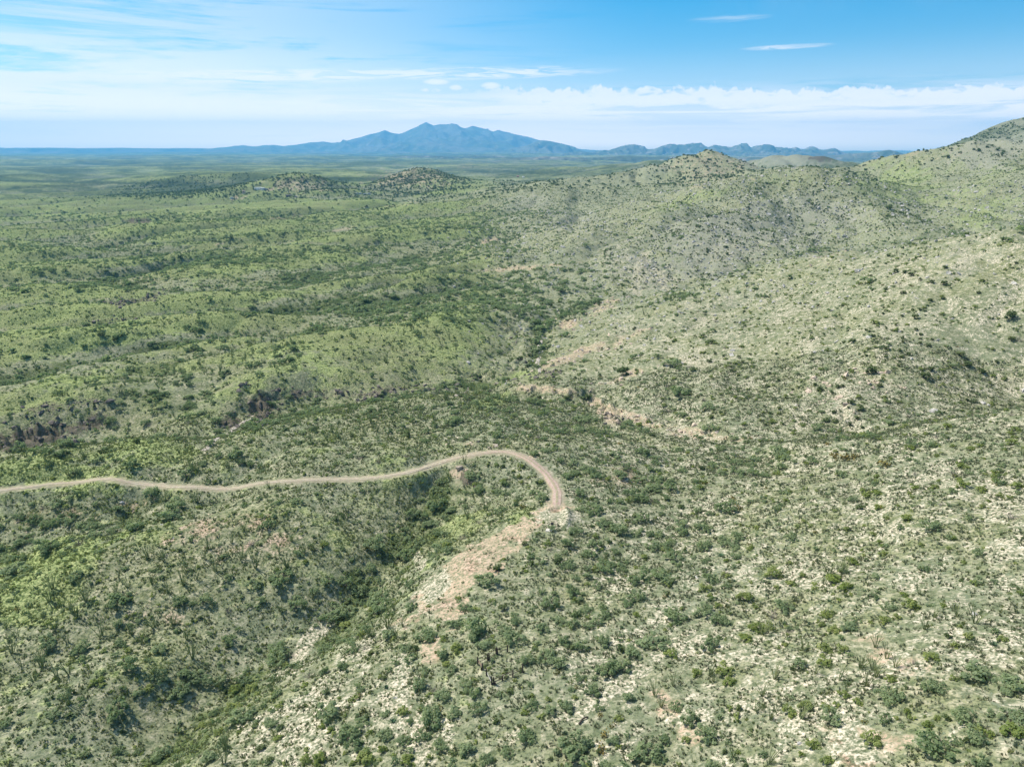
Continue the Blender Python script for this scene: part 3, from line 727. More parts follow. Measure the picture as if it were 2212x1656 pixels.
# ------------------------------------------------------------------ far mountain ranges
def range_mat(name, cols):
    m, t, out = new_mat(name)
    geo = t.new('ShaderNodeNewGeometry'); pos = geo.outputs['Position']
    n1 = t.noise(pos, .0009, 8, .62); n2 = t.noise(pos, .006, 6, .6)
    col = t.mix(t.ss(n1, .42, .6), cols[0], cols[1])
    col = t.mix(t.m('MULTIPLY', t.ss(n2, .52, .70), .7), col, cols[2])
    bs = t.new('ShaderNodeBsdfPrincipled'); t.put(bs.inputs['Base Color'], col); bs.inputs['Roughness'].default_value = 1; bs.inputs['Specular IOR Level'].default_value = 0
    t.l.new(bs.outputs[0], out.inputs[0]); return m
def mountain_range(name, label, R0, prof, depth_f, depth_b, rough, mat, seed, base_off=0):
    """a range whose crest line is prof [(u, v)] at distance R0, with spurs running out to the plain"""
    us = np.array([p[0] for p in prof], float); vs_ = np.array([p[1] for p in prof], float)
    dx, dy, dz = ray(us, vs_)
    az = np.arctan2(dx, dy); h = CAM_Z + R0 * dz / np.hypot(dx, dy)
    na = int((az[-1] - az[0]) / math.radians(.075)); nr = 90
    a = np.linspace(az[0], az[-1], na)
    w_ = np.concatenate([np.linspace(-1, 0, 60, endpoint=False), np.linspace(0, 1, nr - 60)])
    Agr, Wg = np.meshgrid(a, w_)
    Rg = R0 + np.where(Wg < 0, Wg * depth_f, Wg * depth_b)
    x, y = np.sin(Agr) * Rg, np.cos(Agr) * Rg
    L = depth_f
    warp = .07 * pn(x / L * 1.3, y / L * 1.3, seed) * L / R0
    crest = np.interp(Agr + warp * sst(-Wg, 0, .4), az, h)
    base = zbase(np.log(Rg)) - 40 + base_off
    t_ = 1 - np.abs(Wg)
    rid = 1 - np.abs(pn(x / L * 2.6 + .6 * pn(x / L * 3, y / L * 3, seed + 1), y / L * 1.1, seed + 2)) * 2
    rid2 = 1 - np.abs(pn(x / L * 6.5, y / L * 3.5, seed + 3)) * 2
    rid3 = 1 - np.abs(pn(x / L * 16, y / L * 10, seed + 4)) * 2
    prof_ = t_ ** 1.35
    mod = 1 + (sst(1 - t_, .01, .28)) * (1.05 * (rid - .75) + .55 * (rid2 - .6)) * (t_ ** .35)
    z = base + (crest - base) * np.clip(prof_ * mod, 0, 1.0) + 2.2 * rough * (rid3 - .5) * np.minimum(1, t_ * 3) * sst(1 - t_, -.04, .12)
    me = bpy.data.meshes.new(name)
    co = np.stack([x, y, z], -1).reshape(-1, 3)
    n0, n1_ = len(w_), na
    i, j = np.meshgrid(np.arange(n0 - 1), np.arange(n1_ - 1), indexing='ij')
    q = np.stack([i * n1_ + j, i * n1_ + j + 1, (i + 1) * n1_ + j + 1, (i + 1) * n1_ + j], -1).reshape(-1, 4)
    me.vertices.add(len(co)); me.vertices.foreach_set('co', co.astype(np.float32).ravel())

    me.loops.add(q.size); me.loops.foreach_set('vertex_index', q.astype(np.int32).ravel())
    me.polygons.add(len(q)); me.polygons.foreach_set('loop_start', (np.arange(len(q)) * 4).astype(np.int32))
    me.update(calc_edges=True)
    me.polygons.foreach_set('use_smooth', np.ones(len(q), bool))
    me.materials.append(mat)
    ob = bpy.data.objects.new(name, me); sc.collection.objects.link(ob)
    ob['kind'] = 'structure'; ob['label'] = label
    return ob
MTN = range_mat('mountain_slopes', ((.09, .11, .07), (.15, .15, .12), (.26, .24, .21)))
MTN2 = range_mat('range_slopes', ((.075, .095, .065), (.135, .145, .115), (.36, .31, .29)))
mountain_range('mountain', 'tall blue mountain massif with a pointed summit on the far skyline', 26000,
 [(440,322),(475,319),(505,316),(525,314),(545,317),(572,315),(590,313),(612,316),(640,313),(670,308),(690,307),(700,306),(715,309),(740,307),(765,300),(790,293),(815,287),(831,281),(842,286),(862,290),(880,283),(900,274),(912,268),(920,264),(928,268),(938,272),(950,268),(965,269),(985,268),(995,275),(1005,277),(1020,272),(1040,276),(1055,281),(1066,284),(1076,281),(1100,287),(1120,292),(1140,296),(1165,303),(1190,310),(1215,316),(1240,322),(1290,326),(1400,330)],
 7000, 6000, 34, MTN, 70)
mountain_range('foothills', 'blue rounded foothills at the right end of the tall mountain', 20000,
 [(1080,328),(1105,322),(1125,318),(1142,313),(1158,306),(1172,303),(1190,305),(1215,311),(1240,317),(1252,324),(1265,329),(1290,331),(1320,334)],
 3000, 2500, 14, MTN, 75)
mountain_range('mountain', 'row of rugged blue green peaks on the skyline right of centre', 16500,
 [(1210,336),(1232,331),(1255,328),(1275,330),(1295,327),(1315,326),(1330,320),(1350,314),(1370,312),(1385,316),(1400,323),(1412,323),(1430,315),(1450,310),(1462,312),(1475,313),(1495,310),(1515,309),(1523,316),(1530,318),(1545,313),(1560,316),(1580,317),(1600,311),(1614,309),(1622,318),(1636,315),(1655,312),(1665,313),(1675,318),(1695,320),(1710,321),(1720,318),(1730,323),(1740,322),(1750,316),(1758,317),(1768,323),(1780,325),(1800,321),(1815,328),(1830,331),(1870,333),(1920,340)],
 3400, 2600, 34, MTN2, 80)
mountain_range('mountain', 'long blue green ridge on the skyline left of the rocky peak', 11500,
 [(1760,345),(1790,338),(1815,334),(1840,332),(1860,331),(1890,329),(1910,325),(1922,324),(1935,327),(1955,334),(1980,340),(2020,345)],
 1500, 1200, 7, MTN2, 85, 20)
mountain_range('foothills', 'rumpled pale green foothills in front of the rugged peaks', 9000,
 [(1060,350),(1090,344),(1130,341),(1180,338),(1230,340),(1290,341),(1340,337),(1400,339),(1470,338),(1540,342),(1640,340),(1740,342),(1800,350)],
 2200, 1500, 9, MTN2, 90, 20)
mountain_range('mesa', 'long low mesa with an eroded edge across the valley below the tall mountain', 11500,
 [(820,346),(850,340),(880,338),(930,337),(980,339),(1030,337),(1080,338),(1130,341),(1180,348)],
 900, 2600, 9, MTN2, 95, 10)

mountain_range('foothills', 'faint blue line of low hills along the far left horizon', 27000,
 [(-160,322),(-60,319),(30,320),(110,319.3),(180,320.6),(260,319.6),(330,320.8),(400,320.2),(470,321),(540,320),(640,322)],
 2500, 2500, 10, MTN, 99)
# ------------------------------------------------------------------ haze
def haze():
    m, t, out = new_mat('haze_air')
    v = t.new('ShaderNodeVolumePrincipled')
    v.inputs['Color'].default_value = (.17, .56, 1.0, 1)
    v.inputs['Density'].default_value = HAZE_D
    v.inputs['Anisotropy'].default_value = .1
    t.l.new(v.outputs[0], out.inputs['Volume'])
    x0, y0, z0, z1 = 31500, 31500, -240.0, 1010.0
    co = [(sx * x0, sy * y0, zz) for zz in (z0, z1) for sx, sy in ((-1, -1), (1, -1), (1, 1), (-1, 1))]
    me = bpy.data.meshes.new('haze')
    me.from_pydata(co, [], [(3, 2, 1, 0), (4, 5, 6, 7), (0, 1, 5, 4), (1, 2, 6, 5), (2, 3, 7, 6), (3, 0, 4, 7)])
    me.materials.append(m)
    ob = bpy.data.objects.new('haze', me); sc.collection.objects.link(ob)
    ob['kind'] = 'stuff'; ob['label'] = 'pale blue air between the camera and the far mountains'
HAZE_D = 4.9e-5
haze()

# ================================================================== PLANTS
def leaf_mat(name, c1, c2, trans=.48):
    m, t, out = new_mat(name)
    oi = t.new('ShaderNodeObjectInfo')
    geo = t.new('ShaderNodeNewGeometry')
    nz = t.noise(geo.outputs['Position'], .9, 2, .5)
    col = t.mix(oi.outputs['Random'], c1, c2)
    col = t.mulc(col, t.mix(t.ss(nz, .3, .7), (.80, .84, .82), (1.22, 1.15, 1.1)))
    d = t.new('ShaderNodeBsdfDiffuse'); t.put(d.inputs[0], col)
    tr = t.new('ShaderNodeBsdfTranslucent'); t.put(tr.inputs[0], t.mulc(col, (1.1, 1.25, .8)))
    mx_ = t.new('ShaderNodeMixShader'); mx_.inputs[0].default_value = trans
    t.l.new(d.outputs[0], mx_.inputs[1]); t.l.new(tr.outputs[0], mx_.inputs[2]); t.l.new(mx_.outputs[0], out.inputs[0])
    return m
M_MESQ = leaf_mat('mesquite_leaves', (.200, .265, .140), (.270, .330, .195))
M_GREEN = leaf_mat('bush_leaves', (.215, .275, .085), (.285, .330, .135))
M_DARK = leaf_mat('oak_leaves', (.100, .140, .060), (.165, .205, .095), .3)
M_OCO = leaf_mat('ocotillo_canes', (.22, .28, .13), (.30, .33, .18), .3)
M_TUFT = leaf_mat('tuft_leaves', (.150, .172, .112), (.225, .240, .165), .2)
M_GTUFT = leaf_mat('grass_blades', (.160, .190, .085), (.235, .260, .125), .3)
M_DRY = leaf_mat('dry_twigs', (.20, .18, .16), (.30, .27, .24), .0)
M_AGAVE = leaf_mat('agave_leaves', (.075, .145, .080), (.12, .18, .11), .1)
M_PEAR = leaf_mat('prickly_pear_pads', (.15, .15, .055), (.22, .17, .06), .0)
M_BARK = plain_mat('dark_bark', (.060, .050, .045), (.12, .10, .085), 6)
M_ROCK = plain_mat('grey_rock', (.28, .27, .25), (.48, .46, .43), 1.2, .95, .6)
M_DROCK = plain_mat('dark_purple_rock', (.070, .060, .054), (.21, .185, .16), 1.0, .95, .8)
M_TROCK = plain_mat('tan_rock', (.40, .31, .24), (.58, .48, .38), 1.0, .95, .6)

def mesh_of(name, vs, fs, mat, smooth=False):
    me = bpy.data.meshes.new(name)
    me.from_pydata([tuple(v) for v in vs], [], [tuple(f) for f in fs])
    if smooth:
        me.polygons.foreach_set('use_smooth', np.ones(len(me.polygons), bool))
    me.materials.append(mat); me.update()
    return me
def leaves(r, lobes, nleaf, size, up=.5):
    vs, fs = [], []
    for k in range(nleaf):
        cx, cyy, cz, lr_, lh = lobes[r.integers(len(lobes))]
        dv = r.normal(size=3); dv /= np.linalg.norm(dv) + 1e-9
        rr = lr_ * (.55 + .5 * r.random())
        if dv[2] < -.2: dv[2] *= .4
        p = np.array([cx, cyy, cz]) + dv * np.array([rr, rr, rr * lh])
        p[2] = max(p[2], .04)
        nn = r.normal(size=3); nn /= np.linalg.norm(nn); nn = nn * (1 - up) + dv * up * .6 + np.array([0, 0, up * .5]); nn /= np.linalg.norm(nn) + 1e-9
        a = np.cross(nn, r.normal(size=3)); a /= np.linalg.norm(a) + 1e-9; b = np.cross(nn, a)
        s = size * (.6 + .8 * r.random())
        i = len(vs)
        vs += [p - a * s, p - b * s * .6, p + a * s, p + b * s * .6]
        fs.append((i, i + 1, i + 2, i + 3))
    return vs, fs
def tube(vs, fs, pts, r0, r1, sides=3):
    pts = [np.array(p, float) for p in pts]
    base = len(vs)
    for i, p in enumerate(pts):
        d_ = pts[min(i + 1, len(pts) - 1)] - pts[max(i - 1, 0)]; d_ /= np.linalg.norm(d_) + 1e-9
        a = np.cross(d_, [.3, .9, .1]); a /= np.linalg.norm(a) + 1e-9; b = np.cross(d_, a)
        rad = r0 + (r1 - r0) * i / (len(pts) - 1)
        for s in range(sides):
            an = 2 * math.pi * s / sides
            vs.append(p + (a * math.cos(an) + b * math.sin(an)) * rad)
    for i in range(len(pts) - 1):
        for s in range(sides):
            s2 = (s + 1) % sides
            fs.append((base + i * sides + s, base + i * sides + s2, base + (i + 1) * sides + s2, base + (i + 1) * sides + s))
def shrub_lobes(r, k, h, spread=.52):
    out = [(.1 * r.normal(), .1 * r.normal(), h * .45, .42, .9)]
    for i in range(3):
        an = r.random() * 6.28; rd = spread * (1.1 + .5 * r.random()); out.append((math.cos(an) * rd, math.sin(an) * rd, h * (.15 + .3 * r.random()), .13 + .10 * r.random(), .8))
    for i in range(k):
        an = 2 * math.pi * (i + r.random() * .8) / k; rd = spread * (.45 + .85 * r.random())
        out.append((math.cos(an) * rd, math.sin(an) * rd, h * (.28 + .38 * r.random()), (.17 + .27 * r.random()), .75 + .3 * r.random()))
    return out
def trunk(r, lobes, wid=.035):
    vs, fs = [], []
    for (x, y, z, a, b) in lobes[:6]:
        tube(vs, fs, [(x * .04, y * .04, -.08), (x * .35 + .05 * r.normal(), y * .35 + .05 * r.normal(), z * .5), (x * .8, y * .8, z * .95)], wid, wid * .35)
        for q in range(2):
            e = r.normal(size=3) * .28
            tube(vs, fs, [(x * .5, y * .5, z * .6), (x * .8 + e[0], y * .8 + e[1], z * .95 + abs(e[2]))], wid * .45, wid * .15)
    return vs, fs
def blob(r, detail=1, rough=.25, flat=.7):
    import bmesh
    bm = bmesh.new(); bmesh.ops.create_icosphere(bm, subdivisions=detail, radius=1)
    for v in bm.verts:
        f = 1 + rough * r.normal()
        v.co = Vector((v.co.x * f, v.co.y * f * .85, v.co.z * f * flat))
    vs = [tuple(v.co) for v in bm.verts]; fs = [[v.index for v in f.verts] for f in bm.faces]; bm.free()
    return vs, fs

PR = np.random.default_rng(77)
def make_kind(kind, nvar):
    """prototypes: list of dicts part name -> mesh; unit crown radius"""
    out = []
    for i in range(nvar):
        d_ = {}
        if kind == 'mesquite_shrub':
            lb = shrub_lobes(PR, 5 + i % 4, 0.8 + .45 * PR.random(), .60)
            d_['crown'] = mesh_of('mesquite_crown', *leaves(PR, lb, 620, .095, .75), M_MESQ)
            d_['trunk'] = mesh_of('mesquite_trunk', *trunk(PR, lb), M_BARK)
            d_['low'] = mesh_of('mesquite_scrub', *leaves(PR, lb, 140, .19, .75), M_MESQ)
        elif kind == 'green_bush':
            lb = shrub_lobes(PR, 4 + i % 3, 1.0, .48)
            d_['crown'] = mesh_of('bush_crown', *leaves(PR, lb, 450, .11, .75), M_GREEN)
            d_['stem'] = mesh_of('bush_stem', *trunk(PR, lb, .03), M_BARK)
            d_['low'] = mesh_of('bush_low', *leaves(PR, lb, 80, .21, .75), M_GREEN)
        elif kind == 'evergreen_shrub':
            lb = shrub_lobes(PR, 5, 1.25, .40)
            d_['crown'] = mesh_of('evergreen_crown', *leaves(PR, lb, 420, .13, .6), M_DARK)
            d_['trunk'] = mesh_of('evergreen_trunk', *trunk(PR, lb, .04), M_BARK)
            d_['low'] = mesh_of('evergreen_low', *leaves(PR, lb, 90, .26, .6), M_DARK)
        elif kind == 'dead_shrub':
            lb = shrub_lobes(PR, 7, 1.0, .6); vs, fs = trunk(PR, lb, .03)
            for q in range(26):
                a = PR.normal(size=3) * .5; a[2] = abs(a[2]) + .15
                tube(vs, fs, [a * .3, a * .7 + PR.normal(size=3) * .06, a * 1.2], .016, .006)
            d_['crown'] = mesh_of('dead_branches', vs, fs, M_DRY); d_['low'] = d_['crown']
        elif kind == 'ocotillo':
            vs, fs = [], []
            for q in range(8 + int(PR.integers(6))):
                an = PR.random() * 6.28; sp = .10 + .42 * PR.random(); hh = .75 + .3 * PR.random()
                p0 = np.array([math.cos(an) * .05, math.sin(an) * .05, -.03])
                p1 = np.array([math.cos(an) * sp * .45, math.sin(an) * sp * .45, hh * .5]); p2 = np.array([math.cos(an) * sp, math.sin(an) * sp, hh])
                p1 += PR.normal(size=3) * .02
                tube(vs, fs, [p0, p1, p2], .017, .012)
            d_['canes'] = mesh_of('ocotillo', vs, fs, M_OCO); d_['low'] = d_['canes']
        elif kind == 'prickly_pear':
            pads = []
            vs, fs = [], []
            for q in range(46):
                c = PR.normal(size=3) * np.array([.42, .42, .3]); c[2] = abs(c[2]) + .16
                nn = PR.normal(size=3); nn /= np.linalg.norm(nn); a = np.cross(nn, [0, 0, 1]); a /= np.linalg.norm(a) + 1e-9; b = np.cross(a, nn)
                i0 = len(vs); s = .17
                for tt in range(8):
                    w0 = 2 * math.pi * tt / 8; vs.append(c + a * math.cos(w0) * s * .75 + b * math.sin(w0) * s)
                vs.append(c + nn * .04); vs.append(c - nn * .04)
                for tt in range(8):
                    fs.append((i0 + tt, i0 + (tt + 1) % 8, i0 + 8)); fs.append((i0 + (tt + 1) % 8, i0 + tt, i0 + 9))
            d_['pads'] = mesh_of('prickly_pear', vs, fs, M_PEAR); d_['low'] = d_['pads']
        elif kind == 'agave':
            vs, fs = [], []
            for q in range(26):
                an = q * 2.4; el = .25 + 1.0 * q / 26; L_ = 1.0 - .25 * q / 26
                dirv = np.array([math.cos(an) * math.cos(el), math.sin(an) * math.cos(el), math.sin(el)]); sd = np.array([-math.sin(an), math.cos(an), 0])
                i0 = len(vs); mid = dirv * L_ * .5 - np.array([0, 0, .02])
                vs += [sd * .05, -sd * .05, mid + sd * .09, mid - sd * .09, mid - np.array([0, 0, .05]), dirv * L_]
                fs += [(i0, i0 + 2, i0 + 4, i0 + 1), (i0 + 1, i0 + 4, i0 + 3), (i0 + 2, i0 + 5, i0 + 4), (i0 + 4, i0 + 5, i0 + 3)]
            d_['rosette'] = mesh_of('agave', vs, fs, M_AGAVE); d_['low'] = d_['rosette']
        elif kind == 'tuft':
            vs, fs = [], []
            for q in range(9):
                an = PR.random() * 6.28; rd = .75 * PR.random() ** .5; c = np.array([math.cos(an) * rd, math.sin(an) * rd, 0]) * .7
                an2 = an + PR.normal() * .8; o_ = np.array([math.cos(an2), math.sin(an2), 0]); sd = np.array([-o_[1], o_[0], 0])
                i0 = len(vs); vs += [c - sd * .24, c + sd * .24, c + o_ * .28 + sd * .10 + np.array([0, 0, .75 + .5 * PR.random()])]
                fs.append((i0, i0 + 1, i0 + 2))
            d_['low'] = mesh_of('tuft', vs, fs, M_TUFT if i % 2 == 0 else M_GTUFT)
        elif kind in ('rock', 'dark_rock', 'tan_rock'):
            vs, fs = blob(PR, 1, .28, .62)
            d_['low'] = mesh_of(kind, vs, fs, {'rock': M_ROCK, 'dark_rock': M_DROCK, 'tan_rock': M_TROCK}[kind])
            d_['body'] = d_['low']
        out.append(d_)
    return out
KIND = {k: make_kind(k, nv) for k, nv in (('mesquite_shrub', 8), ('green_bush', 5), ('evergreen_shrub', 5), ('dead_shrub', 3), ('ocotillo', 7), ('prickly_pear', 3), ('agave', 2), ('tuft', 6), ('rock', 4), ('dark_rock', 4), ('tan_rock', 3))}

def mass(name, label, kind, part, pts, scl, sq=None, tilt=.06, prefer=None):
    """a great many plants too small to tell apart, as one object"""
    npt = len(pts)
    if npt == 0: return
    coll = bpy.data.collections.new(name + '_kinds')
    vs_ = KIND[kind] if prefer is None else [KIND[kind][i] for i in prefer]
    for i, d_ in enumerate(vs_):
        o = bpy.data.objects.new('%s_kind' % name, d_[part]); coll.objects.link(o)
    me = bpy.data.meshes.new(name)
    me.vertices.add(npt); me.vertices.foreach_set('co', np.asarray(pts, np.float32).ravel())
    r = np.random.default_rng(npt)
    rot = np.stack([r.normal(size=npt) * tilt, r.normal(size=npt) * tilt, r.random(npt) * 6.283], 1)
    hs = scl * (1 + .18 * r.normal(size=npt)).clip(.6, 1.5)
    sv = np.stack([scl * (1 + .24 * r.normal(size=npt)).clip(.6, 1.6), scl * (1 + .24 * r.normal(size=npt)).clip(.6, 1.6), hs], 1)
    for nm, arr in (('turn', rot), ('size', sv)):
        at = me.attributes.new(nm, 'FLOAT_VECTOR', 'POINT'); at.data.foreach_set('vector', arr.astype(np.float32).ravel())
    at = me.attributes.new('pick', 'INT', 'POINT'); at.data.foreach_set('value', r.integers(0, len(vs_), npt).astype(np.int32))
    ob = bpy.data.objects.new(name, me); sc.collection.objects.link(ob)
    ng = bpy.data.node_groups.new(name + '_spread', 'GeometryNodeTree')
    ng.interface.new_socket('Geometry', in_out='INPUT', socket_type='NodeSocketGeometry')
    ng.interface.new_socket('Geometry', in_out='OUTPUT', socket_type='NodeSocketGeometry')
    N, L_ = ng.nodes, ng.links
    gi = N.new('NodeGroupInput'); go = N.new('NodeGroupOutput')
    ci = N.new('GeometryNodeCollectionInfo'); ci.inputs['Collection'].default_value = coll
    ci.inputs['Separate Children'].default_value = True; ci.inputs['Reset Children'].default_value = True
    iop = N.new('GeometryNodeInstanceOnPoints'); iop.inputs['Pick Instance'].default_value = True
    def na(nm, ty):
        a = N.new('GeometryNodeInputNamedAttribute'); a.data_type = ty; a.inputs[0].default_value = nm
        return next(o_ for o_ in a.outputs if o_.enabled and o_.name == 'Attribute')
    L_.new(gi.outputs[0], iop.inputs['Points']); L_.new(ci.outputs[0], iop.inputs['Instance'])
    L_.new(na('pick', 'INT'), iop.inputs['Instance Index'])
    L_.new(na('turn', 'FLOAT_VECTOR'), iop.inputs['Rotation']); L_.new(na('size', 'FLOAT_VECTOR'), iop.inputs['Scale'])
    L_.new(iop.outputs[0], go.inputs[0])
    md = ob.modifiers.new('spread', 'NODES'); md.node_group = ng
    ob['kind'] = 'stuff'; ob['label'] = label
    return ob

# ---- where plants stand
VIS = None
def vis_mask(x, y, z, margin=1.0):
    """is a spot seen from the camera (running skyline along its bearing)"""
    global VIS
    if VIS is None:
        el = (Z - CAM_Z) / RR; VIS = np.maximum.accumulate(el, 0)
    R = np.hypot(x, y)
    i = np.clip(np.round((np.degrees(np.arctan2(x, y)) + 46) / .1).astype(int), 0, len(az_f) - 1)
    j = np.clip(np.searchsorted(RW, np.log(R)) - 3, 0, NR - 1)
    return (z + margin - CAM_Z) / R >= VIS[j, i] - 1e-4

def cand(n_, r0, r1, seed, p=1.0):
    r = np.random.default_rng(seed)
    lim = 62.0 if r1 <= 450 else 46.0
    n_ = int(n_ * lim / 44.5)
    t_ = r.random(n_)
    R = (r0 ** (1 + p) + t_ * (r1 ** (1 + p) - r0 ** (1 + p))) ** (1 / (1 + p))
    a = np.radians(r.uniform(-lim, lim, n_))
    x, y = np.sin(a) * R, np.cos(a) * R
    z = interp_grid(Z, x, y)
    return x, y, z, R, r
AREA = lambda r0, r1: math.radians(89) / 2 * (r1 * r1 - r0 * r0)
def samp(Mk, x, y): return interp_grid(Mk, x, y)

D_MESQ = [(1000,1560,260,120,0,.7),(1350,1450,150,120,0,.5),(1450,1620,150,60,0,.6),(2000,1560,250,120,0,.35),(1850,1280,200,100,0,.2),(1330,1080,170,110,0,1),(1480,1150,120,130,0,1),(1400,1000,220,50,0,.9),(1620,1010,150,50,0,.8),(1300,1240,140,80,20,.85),(1180,1400,120,140,0,.6),(1250,920,220,40,0,.8),(1080,1350,80,60,0,.6),
          (1000,640,260,40,8,1),(1120,670,120,30,0,1),(1050,820,90,12,10,.8),(1170,730,30,50,0,1),(1260,660,60,14,20,1),(1200,790,80,12,8,.7),(900,1100,50,60,35,1),(780,1280,70,60,45,.9),(300,1090,260,30,6,.8),(100,1150,140,40,0,1),
          (600,900,120,30,10,.8),(350,870,140,24,0,.8),(300,990,250,40,0,.4),(700,1350,60,50,40,.8),(560,1500,70,60,40,.6),(200,1500,300,130,0,.25),(450,560,500,16,4,.8),(300,520,350,14,3,.7),(250,610,300,12,4,.6),(800,580,300,16,8,.7),
          (1000,480,200,20,6,.7),(400,470,500,12,0,.8),(600,425,300,8,0,.8),(1050,520,120,12,15,.8),(1110,900,140,50,0,.5),(1650,620,200,30,10,.2),(1250,860,150,10,0,.5),(250,720,300,20,8,.35),(800,690,300,16,5,.3),(560,780,200,20,14,.5),(950,1400,90,60,0,.6),(1200,1620,140,60,0,.7),(860,1600,120,60,0,.4),(1900,1000,250,50,0,.25),(100,380,250,10,0,.5),(0,470,200,10,0,.6)]
D_OCO = [(620,1170,240,70,12,1),(420,1240,180,60,10,.7),(520,1050,260,30,0,.6),(460,1010,340,30,0,.7),(780,920,160,40,12,.7),(200,1100,200,50,0,.4),(150,1350,160,80,0,.5),(380,1430,120,80,0,.3),(900,980,120,40,0,.6),(850,760,220,60,12,.7),
         (420,790,240,30,14,.7),(650,670,260,30,6,.6),(1090,1080,60,60,0,.2),(820,1290,50,50,0,.6),(1850,1440,120,60,0,.55),(1700,1560,140,50,0,.35),(1850,1270,120,60,0,.15),(1000,860,140,30,0,.6),(300,900,160,30,0,.3),(950,600,200,20,8,.4),(1150,960,100,30,0,.3),(2000,380,160,50,0,.3),(2050,330,160,16,20,.5),(1500,660,120,20,10,.25),(760,1040,100,20,0,.5)]
D_DARK = [(1740,440,160,70,20,1.2),(1850,900,40,40,60,1),(1950,720,120,80,30,.8),(1870,790,160,60,20,.6),(1800,450,160,60,30,1),(1600,490,240,90,14,1.3),(1750,400,80,30,0,.8),(1930,480,100,30,30,1),(2020,640,180,90,20,.45),(1500,370,140,50,0,.6),(1330,620,80,20,10,.6),(1200,450,160,50,0,.6),
          (2130,350,120,60,0,.35),(890,395,120,36,0,1),(670,400,100,24,0,1),(400,408,160,16,0,1),(1720,340,100,20,0,.7),(1170,720,40,70,0,.7),(570,870,70,30,20,.5),(60,950,100,20,0,.4),(1180,855,60,8,0,.5),(1750,900,150,40,0,.35),(1650,800,200,60,0,.15),(2150,280,80,40,30,.5),(760,375,60,8,0,1),(850,450,100,6,0,.5)]
D_GREEN = [(1400,1350,300,200,0,.4),(1900,1500,350,200,0,.5),(2050,1200,250,150,0,.6),(2000,1000,300,80,0,.9),(1500,800,200,80,0,.5),(1600,900,200,50,0,.6),(2000,780,250,150,0,.5),(1250,830,80,20,0,.8),(1100,1020,60,40,0,.7),(1750,620,260,60,12,.5),(300,1050,400,20,0,.4),(100,1500,250,150,0,.4),(1050,1450,200,150,0,.3),(650,1650,200,60,0,.5),(1250,560,200,60,0,.35)]

class Bag:
    def __init__(self): self.rows = []
    def add(self, x, y, z, s): self.rows.append(np.stack([x, y, z, s], 1))
    def get(self): return np.concatenate(self.rows) if self.rows else np.zeros((0, 4))
bags = {k: Bag() for k in KIND}
far_bags = {k: Bag() for k in KIND}
def on_track(x, y, reach=3.2):
    dd = samp(np.minimum(TRD, 50), x, y)
    return dd < reach
PAD = [(1078,1425,52,40,0,1),(1060,1190,110,26,38,1),(1200,1118,42,24,0,1),(1010,1210,100,26,36,1),(940,1275,30,46,25,.9),(1090,1150,60,14,25,1),(1380,1400,90,10,35,.6),(1860,1415,50,22,0,.6)]

for tier, (r0, r1, fac) in enumerate(((60, 430, 1.0), (430, 1150, .75), (1150, 2700, .40))):
    ar = AREA(r0, r1)
    dmax = .085 * fac
    x, y, z, R, r = cand(int(ar * dmax * 1.9), r0, r1, 100 + tier)
    dm = patches(x, y, z, D_MESQ); dd = patches(x, y, z, D_DARK); dg = patches(x, y, z, D_GREEN); do = patches(x, y, z, D_OCO)
    lu = samp(lush, x, y); x0_ = 0; pl = samp(pale, x, y); lf = samp(leftm, x, y); gs = samp(grass, x, y)
    pad = patches(x, y, z, PAD) > .35
    clump = sst(pn(x / 22, y / 22, 70) + .6 * pn(x / 8, y / 8, 71) + .4 * pn(x / 70, y / 70, 72), -.25, .6)
    tn = samp(tan, x, y); dk_ = samp(darkr, x, y)
    ok = ~on_track(x, y) & ~pad & (r.random(len(x)) > .8 * tn * (R < 1300)) & (r.random(len(x)) > .6 * dk_)
    def take(dens, sd):
        return ok & (np.random.default_rng(sd).random(len(x)) < dens / (dmax * 1.9 * 1.0))
    base_m = (.0025 + .010 * lf * (1 - gs * .75)) * (.15 + 1.7 * clump)
    k = take(fac * np.clip(base_m + .068 * dm * (.45 + .9 * clump) + .030 * lu, 0, .085), 1)
    B = bags if tier == 0 else far_bags
    sz = np.exp(r.normal(size=len(x)) * .40) * 1.32
    B['mesquite_shrub'].add(x[k], y[k], z[k], (sz * (1 + .35 * (tier > 0)) * (1 - .35 * pl))[k].clip(.6, 3.4))
    k = take(fac * np.clip(0.0008 + .034 * dd * (.4 + clump) + .006 * (1 - lf) * clump * (R > 300), 0, .05), 2)
    sz2 = np.exp(r.normal(size=len(x)) * .35) * np.where(R > 1500, 2.4, 1.05)
    B['evergreen_shrub'].add(x[k], y[k], z[k], sz2[k].clip(.6, 4.2))
    k = take(fac * np.clip((.006 * (1 - lf) + .002 + .032 * dg) * (.3 + 1.2 * clump) * (R < 1300), 0, .05), 3)
    sz3 = np.exp(r.normal(size=len(x)) * .30) * 1.0
    B['green_bush'].add(x[k], y[k], z[k], sz3[k].clip(.5, 2.2))
    if tier < 2:
        k = take(fac * np.clip(.0008 + .024 * do, 0, .05) * np.where(R > 700, .6, 1), 4)
        B['ocotillo'].add(x[k], y[k], z[k], (2.6 + 1.2 * r.random(len(x)))[k])
        k = take(fac * .0011 * (.5 + clump), 5)
        B['dead_shrub'].add(x[k], y[k], z[k], (1.3 + .8 * r.random(len(x)))[k])
    if tier == 0:
        k = take(.0006 * (1 - lf) + .0001, 6); B['agave'].add(x[k], y[k], z[k], (.45 + .3 * r.random(len(x)))[k])
        k = take(.0009 * (1 - lf) + .0002, 7); B['prickly_pear'].add(x[k], y[k], z[k], (.55 + .5 * r.random(len(x)))[k])

